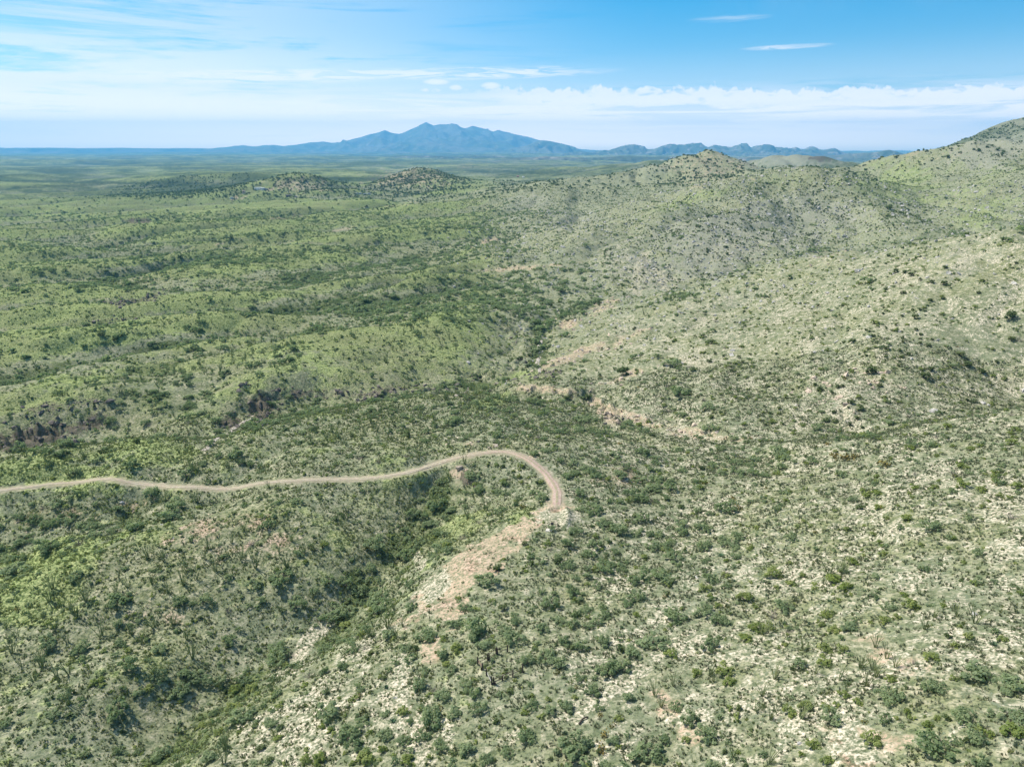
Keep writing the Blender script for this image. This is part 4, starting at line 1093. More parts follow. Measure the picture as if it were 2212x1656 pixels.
# trees on the knolls and the wooded rise
x, y, z, R, r = cand(26000, 1850, 3100, 140)
ku, kv = project(x, y, z)
k = (inside(HILLS[4][2], ku, kv) | inside(HILLS[5][2], ku, kv) | inside(HILLS[6][2], ku, kv)) & (r.random(len(x)) < .75)
far_bags['evergreen_shrub'].add(x[k], y[k], z[k], (2.0 + 2.2 * r.random(len(x)))[k])
# ---- plants whose place the photograph shows clearly (surveyed one by one), width in metres follows from the reading
CROPS = {6: (0, 1300), 7: (1000, 1300), 8: (2000, 1300)}
HAND = {
 'mesquite_shrub': {
  6: [(245,1050,95),(672,1165,110),(1025,1230,100),(945,1210,90),(930,1300,100),(1180,1035,75),(1300,745,85),(612,945,65),(615,1045,60),(600,1400,110),(440,1610,50),(1240,1430,130),(1070,1640,90),(275,1405,65),(605,360,70),(785,280,90),(870,400,110),(1380,435,70),(240,570,110),(385,705,70),(480,450,80),(1055,825,75),(920,830,75),(990,838,45),(600,825,110),(420,1080,90),(810,1080,70),(1130,1240,75),(50,1335,35),(105,615,60),(80,680,120),(690,460,90),(1440,720,120),(1525,850,100),(1150,600,50),(1170,710,55)],
  7: [(455,1440,140),(580,1400,90),(420,1520,85),(320,1545,70),(688,1305,85),(640,1290,50),(735,1060,90),(668,1138,45),(880,1030,130),(945,1135,90),(1115,1150,110),(1370,1190,120),(1440,1170,110),(1490,1100,110),(1600,1050,140),(1225,1065,90),(1145,1030,80),(1345,1035,100),(1355,900,90),(1260,880,70),(1125,930,80),(1195,945,70),(1030,970,70),(1310,935,70),(890,935,80),(1700,910,130),(1470,835,90),(1525,805,100),(1530,720,110),(1680,725,80),(1700,605,100),(1600,550,90),(1430,470,100),(1160,540,90),(1270,590,80),(1300,540,80),(1400,570,60),(1540,410,90),(1690,250,80),(1200,470,80),(1195,170,60),(1030,300,80),(820,360,70),(530,490,70),(640,340,50),(330,600,120),(750,730,130),(350,740,70),(360,860,80),(240,1010,90),(580,950,80),(940,1530,120),(1400,1545,75),(1150,1585,130),(1230,1560,120),(1560,1615,140),(1630,1640,90),(1200,1640,150),(1160,1370,90),(980,1360,80),(1470,1330,90),(1720,1370,80),(640,1595,120),(740,1640,80),(815,1310,50),(515,1110,80),(445,1010,110),(705,1385,90),(1110,600,60),(1380,720,50),(1180,785,90),(1310,750,60),(1260,700,60),(570,1180,60),(630,860,70),(1090,790,60)],
  8: [(555,500,80),(205,510,70),(260,540,85),(110,550,90),(200,170,60),(1270,455,90),(510,865,110),(110,885,110),(190,930,100),(135,1060,100),(605,1155,80),(860,965,90),(1260,1280,90),(1320,1275,90),(1050,1330,120),(1110,1325,80),(1450,1440,120),(1500,1210,150),(1700,1270,150),(1290,1595,160),(1500,1540,90),(40,1440,120),(1690,1425,110),(1240,665,60)]},
 'green_bush': {
  6: [(1290,1285,90),(1205,1290,70),(1200,1375,90),(1640,1640,100),(1570,1640,70),(1120,1500,55),(1050,1460,55)],
  7: [(210,1590,80),(320,1395,75),(130,1640,110),(340,1640,90),(540,1150,60),(590,1070,80),(20,950,80),(980,1310,40),(1060,1330,50),(940,1395,55),(870,1290,45)],
  8: [(215,1190,95),(240,1240,75),(330,1015,85),(325,815,105),(70,1195,70),(730,1080,110),(725,1140,85),(820,1075,70),(780,975,80),(1035,925,80),(1100,910,55),(1175,855,95),(1280,1115,75),(1250,1465,80),(1700,1500,110),(635,1370,90),(740,1375,65),(550,1400,75),(900,1340,60),(830,1310,80),(970,1548,110),(745,1640,80),(20,1540,60),(460,690,110),(560,735,65),(770,722,100),(870,632,85),(550,628,50),(1010,522,45),(1440,235,70),(1720,240,70),(1530,255,60),(1190,242,50),(1420,132,55),(1045,402,55),(1145,405,75),(940,285,70),(1000,270,60),(1140,792,55),(1070,1230,65)]},
 'evergreen_shrub': {7: [(940,532,45),(800,662,65),(830,865,60),(860,1290,40)], 8: []},
 'dead_shrub': {6: [(400,535,75),(1590,1210,90),(1000,1375,60)], 7: [(835,870,70),(1070,560,50)], 8: [(465,905,90),(1180,1145,60)]},
 'ocotillo': {
  6: [(760,590,60),(840,600,60),(780,720,45),(940,725,60),(1005,700,60),(1110,660,60),(1240,600,60),(1190,510,50),(255,810,60),(270,745,50),(365,870,60),(395,890,50),(440,810,50),(30,950,45),(60,1080,70),(215,1145,65),(300,1210,65),(355,1180,50),(520,990,60),(790,945,55),(890,930,55),(985,1100,60),(960,1005,50),(1445,860,50),(1495,500,45),(1250,450,50),(1010,300,60),(840,300,60),(1400,1270,50),(1150,1640,60),(90,990,50),(350,1340,60),(175,1220,45),(1310,640,60),(870,770,55)],
  7: [(160,990,55),(315,935,50),(245,880,60),(270,850,50),(240,945,70),(1705,1240,70),(1610,1295,60),(650,385,45),(1640,1350,50),(1385,255,50),(1310,125,35),(290,290,50),(340,45,40)],
  8: [(470,1205,70),(620,1060,55),(140,1190,60),(160,1222,50),(990,1045,60),(1045,1100,55),(1090,1145,60),(912,1150,60),(975,1162,65),(990,1195,60),(945,1240,60),(1500,922,60),(1290,892,50),(1410,890,50),(1240,950,55),(800,1212,50),(680,1180,45),(440,1650,80),(260,1600,60),(370,1370,55),(450,1415,45),(845,1282,55),(1215,772,40),(410,1290,60)]},
 'prickly_pear': {7: [(1345,1515,58),(1335,1590,60),(1395,1460,40),(1110,1190,40),(500,1372,45),(105,1392,50),(1330,1405,35)], 8: [(255,298,45),(285,348,60),(1040,128,70),(780,85,70),(840,95,70),(880,80,50),(930,1440,35)]},
 'agave': {7: [(230,1255,50),(265,1430,55),(30,1175,40),(520,1600,0),(240,1590,0)], 8: [(650,930,32),(750,812,28),(430,782,28),(195,578,42),(380,572,26),(265,708,26),(1595,1035,48),(1600,955,26),(435,535,24),(1560,1545,50)]},
 'rock': {8: [(1502,880,30),(640,500,14),(75,692,26),(600,1540,24)], 7: [(278,1305,24),(640,893,12),(1570,100,12)], 6: [(885,488,14),(628,305,22),(832,418,16)]},
}
hand_pts = {}
for kind, dct in HAND.items():
    L_ = []
    for crop, lst in dct.items():
        ox, oy = CROPS[crop]
        for cx_, cy_, wd in lst:
            if wd == 0: continue
            u = (cx_ / 1.751 + ox) * .73733; v = (cy_ / 1.751 + oy) * .73733
            if v > 1650: v = 1650
            x, y, z = cast(u, v - (2 if kind in ('rock', 'agave') else 6 if kind != 'ocotillo' else 1), Z)
            slant = math.sqrt(x * x + y * y + (CAM_Z - z) ** 2)
            wm = wd / 1.751 * .73733 * slant / F / (1 + 0 * u)
            s = wm / 2
            if kind == 'ocotillo': s = max(2.4, min(wm * 1.35, 4.4))
            L_.append((float(x), float(y), float(z), s))
    hand_pts[kind] = np.array(L_)
# more trees known from the middle distance: (u, v, width in v pixels)
MID = {'mesquite_shrub': [(1263,778,0),(1370,775,24),(1420,772,20),(1448,790,40),(1460,786,30),(1465,852,46),(1530,882,40),(1475,898,24),(1180,975,24),(1210,630,26),(1290,655,28),(1585,950,24),(1150,632,20),(1080,640,24)],
       'evergreen_shrub': [(1345,810,38),(1225,862,20),(1270,862,22),(2180,690,32),(1998,818,24),(2120,805,22),(2090,790,22),(2010,800,16),(1900,835,18),(1860,885,22),(1850,905,18),(1840,740,18),(1810,838,14),(2075,770,18),(1835,918,14),(1820,835,12),(219,725,18),(250,735,14),(390,558,16),(500,516,12),(1920,452,20),(1190,662,16)],
       'green_bush': [(1890,700,20),(1380,920,22),(1400,912,20)]}
for kind, lst in MID.items():
    extra = []
    for u, v, wd in lst:
        if wd == 0: continue
        x, y, z = cast(u, v, Z); slant = math.sqrt(x * x + y * y + (CAM_Z - z) ** 2)
        extra.append((float(x), float(y), float(z), wd * slant / F / 2))
    hand_pts[kind] = np.vstack([hand_pts[kind], extra]) if len(hand_pts[kind]) else np.array(extra)

# where a surveyed plant stands, drop chance neighbours that would stand inside it
allh = np.vstack([h for h in hand_pts.values() if len(h)])
for k, b in bags.items():
    A_ = b.get()
    if not len(A_): continue
    keep = np.ones(len(A_), bool)
    for h in allh:
        keep &= (A_[:, 0] - h[0]) ** 2 + (A_[:, 1] - h[1]) ** 2 > (h[3] * (.9 if k != 'ocotillo' else .8) + A_[:, 3] * (.55 if k != 'ocotillo' else .1)) ** 2 + .3
    b.rows = [A_[keep]]

# ---- individuals with labels
MARKS = [(1080,1440,'the wooden corral fence'),(1192,1140,'the two black drums'),(1225,1105,'the cleared track end'),(1110,976,'the top of the track bend'),(945,1275,'the cream soil scar'),
 (60,1052,'the track at the left edge'),(330,1048,'the dip in the track'),(640,1038,'the straight middle of the track'),(900,1015,'the rising part of the track'),(580,865,'the dark rock face'),(80,940,'the dark rocks at left edge'),(1165,745,'the winding sandy wash'),
 (1180,845,'the pink earth bluff'),(1420,930,'the pale eroded bank'),(1490,772,'the bare grey rock slab'),(1345,800,'the lone round dark tree'),(1835,890,'the white rocky draw'),(1400,590,'the white scree patch'),(1840,1610,'the bright red earth patch'),
 (1880,1415,'the clearing among the ocotillos'),(1295,1545,'the dark crooked line'),(0,1656,'the bottom left corner'),(2212,1656,'the bottom right corner'),(2212,1000,'the middle of the right edge'),(2212,500,'the crest at the right edge'),(1770,362,'the summit of the rocky hill'),
 (1530,328,'the top of the cone hill'),(565,410,'the white house'),(920,362,'the top of the brown knoll'),(1100,1656,'the middle of the bottom edge'),(0,1260,'the lower left edge'),(740,1370,'the bend of the brushy gully'),(1365,1010,'the small red soil patch'),(1740,1290,'the pale slope at right'),
 (2080,1100,'the whitish patches at right'),(480,1140,'the reddish ocotillo slope'),(1650,1010,'the thicket under the right slope'),(2110,312,'the skyline below the rocky peak'),(1850,946,'the foot of the right slope'),(0,750,'the middle of the left edge'),(640,400,'the knoll by the houses'),(400,408,'the wooded rise'),(1600,1500,'the sandy ground lower right'),(1620,470,'the grey middle of the rocky hill'),(1900,470,'the right flank of the rocky hill'),(1480,430,'the left shoulder of the rocky hill'),(2000,680,'the middle of the right slope')]
_o = ['', 'second ', 'third ', 'fourth ', 'fifth ', 'sixth ', 'seventh ', 'eighth ', 'ninth ', 'tenth ', 'eleventh ', 'twelfth ', 'thirteenth ', 'fourteenth ', 'fifteenth ', 'sixteenth ', 'seventeenth ', 'eighteenth ', 'nineteenth ', 'twentieth ']
_o += ['twenty-' + s_ for s_ in ('first ', 'second ', 'third ', 'fourth ', 'fifth ', 'sixth ', 'seventh ', 'eighth ', 'ninth ')] + ['thirtieth ']
ORD = [s_ + 'nearest' for s_ in _o]
DIRS = ['right of', 'upper right of', 'straight above', 'upper left of', 'left of', 'lower left of', 'straight below', 'lower right of']
SPEC = {'mesquite_shrub': ('mesquite', 'shrub', 'mesquite shrubs over the slopes', ('small grey green', 'grey green', 'broad grey green')),
        'green_bush': ('bush', 'bush', 'yellow green bushes over the slopes', ('small yellow green', 'yellow green', 'broad yellow green')),
        'evergreen_shrub': ('evergreen', 'shrub', 'dark evergreen shrubs over the slopes', ('small dark', 'dark', 'large dark')),
        'dead_shrub': ('leafless shrub', 'shrub', 'grey leafless shrubs', ('small grey', 'grey', 'broad grey')),
        'ocotillo': ('ocotillo', 'ocotillo', 'ocotillos with their upright canes', ('short', 'green', 'tall')),
        'prickly_pear': ('prickly pear', 'cactus', 'prickly pear clumps', ('small', 'brown green', 'big')),
        'agave': ('agave rosette', 'agave', 'green agave rosettes', ('small', 'green', 'broad')),
        'rock': ('pale boulder', 'boulder', 'pale boulders on the slopes', ('small', 'rounded', 'large'))}
def octant(du, dv):
    return int(round(math.degrees(math.atan2(-dv, du)) / 45)) % 8
def individuals(kind, pts):
    u, v = project(pts[:, 0], pts[:, 1], pts[:, 2])
    MK = np.array([(m_[0], m_[1]) for m_ in MARKS], float)
    dd = np.hypot(u[:, None] - MK[:, 0], v[:, None] - MK[:, 1])
    near = dd.argmin(1); dn = dd.min(1)
    oc = np.array([octant(u[i] - MK[near[i], 0], v[i] - MK[near[i], 1]) for i in range(len(u))])
    q = np.quantile(pts[:, 3], [.25, .75])
    noun, cat, grp, adj = SPEC[kind]
    protos = KIND[kind]
    rr_ = np.random.default_rng(len(pts) + 3)
    from collections import defaultdict
    cells = defaultdict(list)
    for i in range(len(u)): cells[(near[i], oc[i])].append(i)
    rank = {}
    for c_, ids in cells.items():
        for k_, i in enumerate(sorted(ids, key=lambda i_: dn[i_])): rank[i] = k_
    for i in range(len(u)):
        pr = protos[int(rr_.integers(len(protos)))]
        s = pts[i, 3]
        rot = (rr_.normal() * .05, rr_.normal() * .05, rr_.random() * 6.283)
        sc3 = (s * rr_.uniform(.8, 1.2), s * rr_.uniform(.8, 1.2), s * rr_.uniform(.75, 1.15))
        names = [k_ for k_ in pr if k_ != 'low']
        if len(names) == 1:
            o = bpy.data.objects.new(kind, pr[names[0]]); sc.collection.objects.link(o)
        else:
            o = bpy.data.objects.new(kind, None); sc.collection.objects.link(o); o.empty_display_size = .3
            for nm in names:
                c = bpy.data.objects.new(nm, pr[nm]); sc.collection.objects.link(c); c.parent = o
        o.location = (pts[i, 0], pts[i, 1], pts[i, 2] - .03 * s); o.rotation_euler = rot; o.scale = sc3
        sa = adj[0] if s < q[0] else adj[2] if s > q[1] else adj[1]
        r_ = min(rank[i], len(ORD) - 1)
        o['label'] = '%s %s, %s %s %s' % (sa, noun, ORD[r_], DIRS[oc[i]], MARKS[near[i]][2])
        o['category'] = cat; o['group'] = grp
MASS = {'mesquite_shrub': ('mesquite_scrub', 'countless further mesquite shrubs spread over the slopes and draws'), 'green_bush': ('green_scrub', 'countless further yellow green bushes over the slopes'),
        'evergreen_shrub': ('evergreen_scrub', 'countless further dark evergreen shrubs over hills and knolls'), 'ocotillo': ('ocotillo_stand', 'countless further ocotillos on the stony ridges'),
        'dead_shrub': ('dead_scrub', 'grey leafless shrubs scattered through the scrub'), 'prickly_pear': ('cactus_scrub', 'prickly pear clumps scattered over the slopes'), 'agave': ('agave_scrub', 'agave rosettes scattered over the slopes')}
for kind in ('mesquite_shrub', 'green_bush', 'evergreen_shrub', 'ocotillo', 'dead_shrub', 'prickly_pear', 'agave'):
    H_ = hand_pts.get(kind, np.zeros((0, 4)))
    if not len(H_): H_ = np.zeros((0, 4))
    Bq = bags[kind].get()
    if len(Bq):
        sl = np.sqrt(Bq[:, 0] ** 2 + Bq[:, 1] ** 2 + (CAM_Z - Bq[:, 2]) ** 2)
        uu, vv = project(Bq[:, 0], Bq[:, 1], Bq[:, 2])
        seen = vis_mask(Bq[:, 0], Bq[:, 1], Bq[:, 2], .5) & (uu > 5) & (uu < 2207) & (vv < 1650)
        app = np.where(seen, Bq[:, 3] / sl, 0)
        cap = {'mesquite_shrub': 300, 'green_bush': 300, 'evergreen_shrub': 300, 'ocotillo': 300, 'dead_shrub': 120, 'prickly_pear': 90, 'agave': 60}[kind]
        need = max(0, cap - len(H_))
        order = np.argsort(-app)
        top_ = order[:need]; top_ = top_[app[top_] > 0]
        rest = np.setdiff1d(np.arange(len(Bq)), top_)
        ind = np.vstack([H_, Bq[top_]]) if len(H_) else Bq[top_]
    else:
        ind, rest = H_, np.zeros(0, int)
    individuals(kind, ind)
    nm, lb = MASS[kind]
    Rr = Bq[rest]
    Fq = far_bags[kind].get()
    if len(Rr):
        hi = 'crown' if 'crown' in KIND[kind][0] else 'low'
        mass(nm, lb, kind, hi, Rr[:, :3], Rr[:, 3])
    if len(Fq): mass(nm, lb + ' further off', kind, 'low', Fq[:, :3], Fq[:, 3], prefer=None)
if len(hand_pts['rock']): individuals('rock', hand_pts['rock'])

# ---- low cover: tufts, small brush, stones
def cover_points(n_, r0, r1, seed, p, dens):
    x, y, z, R, r = cand(n_, r0, r1, seed, p)
    k = (r.random(len(x)) < dens(x, y, z)) & ~on_track(x, y, 2.4)
    return x[k], y[k], z[k], R[k], r
def tuft_d(x, y, z):
    pl = samp(pale, x, y); nz = pn(x / 3.1, y / 3.1, 80) + .5 * pn(x / 11, y / 11, 81)
    return np.clip(.55 + nz * .9 - .08 * pl - .4 * samp(red, x, y) - .9 * samp(tan, x, y), 0.03, 1) * (1 - .85 * samp(padm, x, y))
x, y, z, R, r = cover_points(260000, 62, 340, 201, .6, tuft_d)
sz = (.16 + .22 * r.random(len(x)) ** 2) * (1 + R / 500)
gsm = samp(grass, x, y)
isg = r.random(len(x)) < gsm * .9 + .12
mass('sage_tufts', 'low grey green tufts covering the near slopes', 'tuft', 'low', np.stack([x, y, z - .02], 1)[~isg], sz[~isg], prefer=[0, 2, 4])
mass('grass_tufts', 'yellow green grass tufts covering the near slopes', 'tuft', 'low', np.stack([x, y, z - .02], 1)[isg], sz[isg], prefer=[1, 3, 5])
# small brush under a metre high
x, y, z, R, r = cover_points(270000, 62, 1600, 202, .65, lambda x, y, z: np.clip(.45 + .8 * pn(x / 9, y / 9, 82) + .25 * samp(lush, x, y) - .25 * samp(pale, x, y) - .6 * samp(padm, x, y) - .9 * samp(tan, x, y) - .5 * samp(darkr, x, y) - .3 * samp(greyr, x, y), .03, 1))
sz = (.30 + .55 * r.random(len(x)) ** 1.6) * (1 + R / 1400)
w_ = r.random(len(x)); lf = samp(leftm, x, y)
a_ = w_ < .45; b_ = (w_ >= .45) & (w_ < .8)
P_ = np.stack([x, y, z - .03], 1)
mass('low_brush', 'knee high grey green brush between the shrubs', 'mesquite_shrub', 'low', P_[a_], sz[a_])
mass('low_brush', 'knee high yellow green brush between the shrubs', 'green_bush', 'low', P_[b_], sz[b_])
mass('low_brush', 'knee high dark brush between the shrubs', 'evergreen_shrub', 'low', P_[~a_ & ~b_], sz[~a_ & ~b_] * .8)
# stones
def rock_d(mk, k_): return lambda x, y, z: np.clip(samp(mk, x, y) * k_ * (.5 + pn(x / 5, y / 5, 83)), 0, 1)
def stones(name, label, kind, mk, n_, seed, k_, r1, smin, smax):
    x, y, z, R, r = cover_points(n_, 70, r1, seed, .8, rock_d(mk, k_))
    sz = (smin + (smax - smin) * r.random(len(x)) ** 3) * (1 + R / 900)
    mass(name, label, kind, 'low', np.stack([x, y, z], 1), sz, tilt=.5)
stones('dark_rocks', 'broken dark purple brown rocks of the canyon walls', 'dark_rock', np.maximum(darkr, cliff * leftm), 110000, 301, 2.2, 900, .25, 1.25)
stones('tan_rocks', 'crumbling tan rocks along the eroded banks', 'tan_rock', tan0, 80000, 302, 1.5, 700, .18, 1.0)
stones('grey_rocks', 'loose grey stones on the rocky slopes', 'rock', greyr * sst(RR, 260, 480), 110000, 303, .8, 1300, .2, 1.1)

# ================================================================== BUILT THINGS
WOOD = plain_mat('weathered_wood', (.045, .036, .030), (.10, .082, .068), 5)
PALEWOOD = plain_mat('bleached_wood', (.45, .41, .36), (.58, .54, .48), 4)
BROWNWOOD = plain_mat('brown_boards', (.20, .14, .10), (.30, .22, .16), 4)
BLACK = plain_mat('black_drum_paint', (.012, .012, .013), (.03, .028, .027), 8, .5)
CONC = plain_mat('pale_concrete', (.50, .47, .42), (.62, .58, .53), 3)
WHITE = plain_mat('white_stucco', (.70, .69, .67), (.80, .79, .77), .6)
REDW = plain_mat('red_brown_wall', (.30, .13, .10), (.38, .18, .14), .6)
TANW = plain_mat('tan_wall', (.50, .38, .30), (.60, .47, .38), .6)
ROOFG = plain_mat('grey_roof', (.20, .21, .22), (.30, .31, .32), .6)
ROOFD = plain_mat('dark_roof', (.07, .065, .07), (.12, .11, .11), .6)
GLASS = plain_mat('dark_window', (.03, .04, .05), (.05, .06, .07), 1, .2)
METAL = plain_mat('white_metal', (.68, .70, .72), (.76, .78, .80), 1, .5)

def top(name, loc, label, cat, group=None, rz=0):
    o = bpy.data.objects.new(name, None); sc.collection.objects.link(o)
    o.location = loc; o.rotation_euler = (0, 0, rz); o['label'] = label; o['category'] = cat
    if group: o['group'] = group
    return o
def child(name, vs, fs, mat, parent, smooth=False, label=None):
    o = bpy.data.objects.new(name, mesh_of(name, vs, fs, mat, smooth)); sc.collection.objects.link(o); o.parent = parent
    if label: o['label'] = label
    return o
def boxm(x0, x1, y0, y1, z0, z1):
    v = [(x, y, z) for z in (z0, z1) for x, y in ((x0, y0), (x1, y0), (x1, y1), (x0, y1))]
    return v, [(3, 2, 1, 0), (4, 5, 6, 7), (0, 1, 5, 4), (1, 2, 6, 5), (2, 3, 7, 6), (3, 0, 4, 7)]
def pole(a, b, r0, r1, sides=7, bend=0.0):
    a, b = np.array(a, float), np.array(b, float)
    mid = (a + b) / 2 + np.array([0, 0, -bend])
    vs, fs = [], []
    tube(vs, fs, [a, mid, b], r0, r1, sides)
    n_ = len(vs)
    fs.append(tuple(range(sides - 1, -1, -1))); fs.append(tuple(range(n_ - sides, n_)))
    return vs, fs
def at(px, py, lift=0.0):
    """spot on the land for a reading in the full-size photograph"""
    x, y, z = cast(px * .73733, py * .73733, Z)
    return np.array([float(x), float(y), float(z) + lift])

# corral fence: posts with split rails on three sides, the fourth side open
posts = {'A': (1400, 1946), 'B': (1412, 1961.5), 'C': (1426, 1978.5), 'D': (1440.5, 2003.5), 'D2': (1447.5, 2003), 'E': (1472, 1992), 'F': (1502.4, 1981.5), 'G': (1531.7, 1969), 'H': (1429.6, 1934), 'H2': (1433, 1931), 'I': (1457.8, 1917), 'I2': (1453.5, 1914), 'J': (1486, 1907.5)}
PP = {k: at(*v) for k, v in posts.items()}
org = PP['D']
fence = top('corral_fence', tuple(org), 'weathered wooden corral fence of posts and rails with one side open', 'fence')
rf = np.random.default_rng(4)
for k, p in PP.items():
    h = {'A': 1.75, 'E': 1.0, 'D': 1.7, 'G': 1.6}.get(k, 1.5)
    q = p - org; lean = rf.normal(size=2) * .05
    vs, fs = pole(q - np.array([0, 0, .3]), q + np.array([lean[0], lean[1], h]), .15, .115, 8)
    child('post', vs, fs, WOOD, fence)
def rail(a, b, ha, hb, r=.055, mat=WOOD, sag=.04, nm='rail', label=None):
    vs, fs = pole(PP[a] - org + np.array([0, .12, ha]), PP[b] - org + np.array([0, .12, hb]), r, r * .85, 6, sag)
    child(nm, vs, fs, mat, fence, label=label)
rail('D2', 'E', 1.0, .95); rail('D2', 'E', .45, .40); rail('E', 'F', .95, 1.1); rail('D2', 'F', .35, .5); rail('F', 'G', .55, .75); rail('F', 'G', 1.0, 1.1, .035)
rail('I', 'J', 1.15, 1.2); rail('I', 'J', .5, .55); rail('A', 'H', 1.2, 1.25); rail('A', 'H', .45, .5); rail('H', 'I2', 1.1, 1.15); rail('H2', 'I', .5, .5)
rail('A', 'B', 1.25, .75, .07, BROWNWOOD, 0, label='brown board sloping down from the corner post'); rail('A', 'B', .85, .45, .07, BROWNWOOD, 0, label='lower brown board')
rail('C', 'D', .75, .25, .06, PALEWOOD, 0, label='bleached pale pole slanting to the corner')
vs, fs = boxm(-.1, .75, -.16, .12, .05, .35); child('corner_block', vs, fs, WOOD, fence)

# frame with two drums at the cleared end of the track
f0 = at(1619, 1546)
fr = top('timber_frame', tuple(f0), 'low timber frame on pale ground below the cleared track end', 'frame')
P1, P2 = at(1607, 1540.5) - f0, at(1632, 1540.5) - f0
P3_, P4 = at(1601, 1546.8) - f0, at(1632, 1546.8) - f0
P5, P6 = at(1614, 1535.3) - f0, at(1634, 1535.3) - f0
for a, b, hh in ((P1, P2, .5), (P3_, P4, .5), (P5, P6, .55)):
    vs, fs = pole(a + [0, 0, hh], b + [0, 0, hh], .07, .06, 6); child('beam', vs, fs, WOOD, fr)
for p in (P1, P2, P3_, P4, P5, P6):
    vs, fs = pole(p - [0, 0, .15], p + [0, 0, .55], .06, .06, 6); child('post', vs, fs, WOOD, fr)
vs, fs = pole(P6 + [0, 0, .6], P4 + [0, 0, .5], .05, .05, 6); child('beam', vs, fs, WOOD, fr)
slab = at(1609, 1552.5)
sl = top('concrete_slab', tuple(slab), 'small cream concrete slab in front of the timber frame', 'slab')
child('slab_top', [(-.95, -.55, .12), (.7, -.75, .12), (1.0, .45, .12), (-.6, .7, .12), (-1.0, -.6, -.3), (.75, -.8, -.3), (1.05, .5, -.3), (-.65, .75, -.3)], [(0, 1, 2, 3), (7, 6, 5, 4), (0, 4, 5, 1), (1, 5, 6, 2), (2, 6, 7, 3), (3, 7, 4, 0)], CONC, sl)
for k, (px, py, lb) in enumerate(((1618, 1540.8, 'upper of the two black steel drums in the timber frame'), (1617, 1549.2, 'lower of the two black steel drums in the timber frame'))):
    d0 = at(px, py)
    dr = top('steel_drum', tuple(d0), lb, 'drum', 'black drums in the timber frame')
    vs, fs = [], []
    prof = [(.27, -.05), (.29, 0), (.29, .28), (.305, .30), (.29, .32), (.29, .56), (.305, .58), (.29, .60), (.29, .86), (.305, .88), (.27, .87)]
    for (rr_, zz) in prof:
        for s in range(14): vs.append((math.cos(s * 2 * math.pi / 14) * rr_, math.sin(s * 2 * math.pi / 14) * rr_, zz))
    for i in range(len(prof) - 1):
        for s in range(14): fs.append((i * 14 + s, i * 14 + (s + 1) % 14, (i + 1) * 14 + (s + 1) % 14, (i + 1) * 14 + s))
    child('shell', vs, fs, BLACK, dr)
    n0 = [(math.cos(s * 2 * math.pi / 14) * .272, math.sin(s * 2 * math.pi / 14) * .272, .845) for s in range(14)]
    child('lid', n0, [tuple(range(14))], BLACK, dr)

# log-shaped tube standing in for a dark crooked line on the ground
l0 = at(1709, 2110)
vs, fs = [], []
pts = [at(1696.5, 2122, .16) - l0, at(1702, 2115, .30) - l0, at(1706, 2109, .24) - l0, at(1714, 2105, .32) - l0, at(1723, 2101, .2) - l0]
tube(vs, fs, pts, .17, .09, 8)
tube(vs, fs, [pts[1], pts[1] + [.5, .3, .5]], .07, .02, 5); tube(vs, fs, [pts[3], pts[3] + [-.3, .5, .45]], .06, .02, 5)
lg = bpy.data.objects.new('dark_crooked_line', mesh_of('dark_crooked_line', vs, fs, WOOD, True)); sc.collection.objects.link(lg)
lg.location = tuple(l0); lg['label'] = 'dark crooked line on pale ground near the bottom centre'; lg['category'] = 'log'

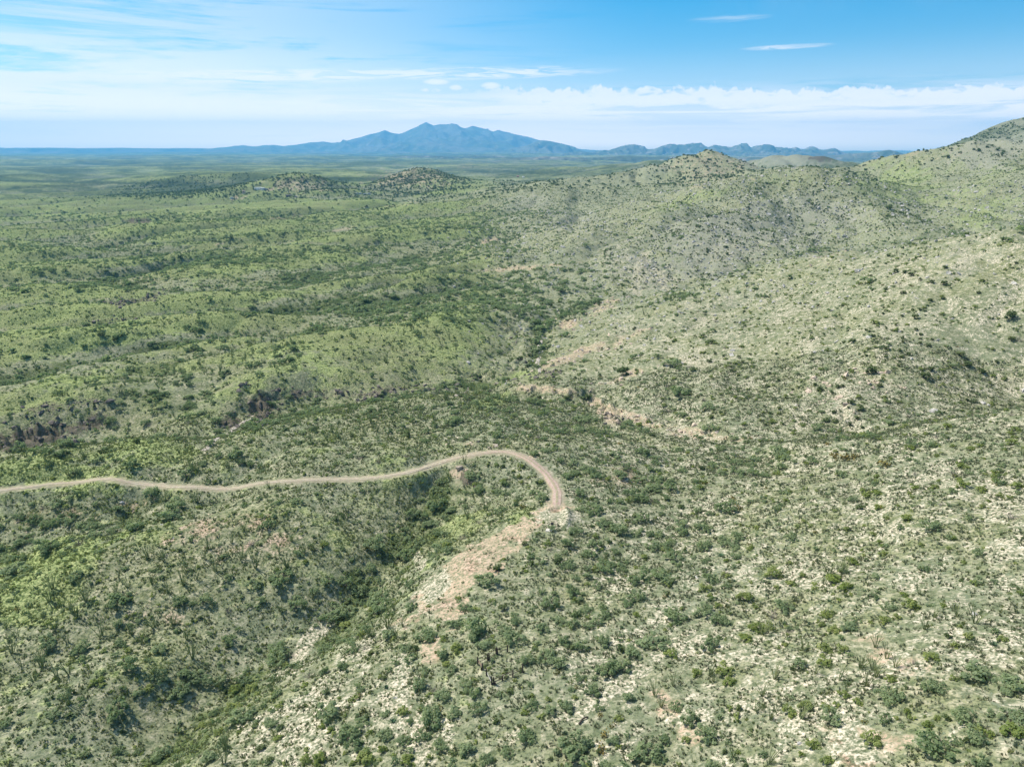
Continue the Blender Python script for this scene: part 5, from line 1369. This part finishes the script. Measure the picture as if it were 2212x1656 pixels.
# distant buildings
def house(px, py, w_, dp, h, wall, roofm, name, label, cat, rz=0.0, gable=0.0, wins=3, wing=None):
    p = at(px, py); o = top(name, tuple(p), label, cat, None, rz)
    vs, fs = boxm(-w_ / 2, w_ / 2, -dp / 2, dp / 2, -3, h); child('wall', vs, fs, wall, o)
    e = .4
    if gable:
        vs = [(-w_ / 2 - e, -dp / 2 - e, h + .02), (w_ / 2 + e, -dp / 2 - e, h + .02), (w_ / 2 + e, dp / 2 + e, h + .02), (-w_ / 2 - e, dp / 2 + e, h + .02), (-w_ / 2 - e, 0, h + gable), (w_ / 2 + e, 0, h + gable)]
        child('roof', vs, [(3, 2, 1, 0), (0, 1, 5, 4), (2, 3, 4, 5), (0, 4, 3), (1, 2, 5)], roofm, o)
    else:
        vs, fs = boxm(-w_ / 2 - .1, w_ / 2 + .1, -dp / 2 - .1, dp / 2 + .1, h + .01, h + .4); child('parapet', vs, fs, wall, o)
        vs, fs = boxm(-w_ / 2 + .3, w_ / 2 - .3, -dp / 2 + .3, dp / 2 - .3, h + .38, h + .43); child('roof', vs, fs, roofm, o)
    for k in range(wins):
        xx = -w_ / 2 + w_ * (k + .8) / (wins + .6)
        vs, fs = boxm(xx - .8, xx + .8, -dp / 2 - .08, -dp / 2 + .1, h * .35, h * .78); child('window', vs, fs, GLASS, o)
    vs, fs = boxm(w_ * .36, w_ * .36 + 1.1, -dp / 2 - .07, -dp / 2 + .1, 0, h * .72); child('door', vs, fs, BROWNWOOD, o)
    if wing:
        x0, x1, y0, y1, hh, mt = wing
        vs, fs = boxm(x0, x1, y0, y1, -3, hh); child('wing', vs, fs, mt, o, label='attached lower wing')
    return o
house(757, 554.5, 17, 12, 4.6, WHITE, WHITE, 'house', 'long white flat roofed house below the knoll, with dark windows', 'house', .1, 0, 4)
house(750.5, 555.5, 5, 6, 4.2, REDW, ROOFG, 'annex', 'small red brown annex at the left end of the white house', 'annex', .1, 0, 1)
house(770.5, 556, 8, 10, 4.8, WHITE, WHITE, 'house', 'small white house with a grey wing right of the long one', 'house', -.1, 0, 2, (4.2, 12, -3, 4, 3.6, ROOFG))
house(715, 568, 7, 8, 8.5, TANW, TANW, 'tower_house', 'tall narrow tan building left of the white house', 'house', .2, 0, 1)
house(848.5, 575.5, 17, 8, 3.0, ROOFD, ROOFD, 'shed', 'long low shed with a dark roof right of the houses', 'shed', -.05, 1.6, 3)
house(867, 578, 5, 4, 3, TANW, ROOFG, 'shed', 'small pale shed just right of the dark roofed one', 'shed', .3, .8, 1)
house(679, 581.5, 8, 3, 2.6, METAL, METAL, 'trailer', 'white trailer left of the houses near the pink dirt road', 'trailer', .1, 0, 2)
for k, (px, py, w_, lb) in enumerate(((1045, 569, 8, 'leftmost of the four white trailers below the knoll'), (1056, 568.5, 7, 'second white trailer from the left below the knoll'), (1069, 570, 9, 'third white trailer from the left below the knoll'), (1081, 569.5, 8, 'rightmost of the four white trailers below the knoll'))):
    house(px, py, w_, 3, 2.8, METAL, METAL, 'trailer', lb, 'trailer', .05 * k, 0, 2)['group'] = 'trailers below the knoll'
house(1517, 518.5, 9, 7, 4, REDW, REDW, 'barn', 'small red barn far off in front of the foothills', 'barn', .1, 1.8, 1)
house(1533, 520, 9, 7, 3.5, WHITE, METAL, 'house', 'small white house far off beside the red barn', 'house', .1, 1.2, 2)
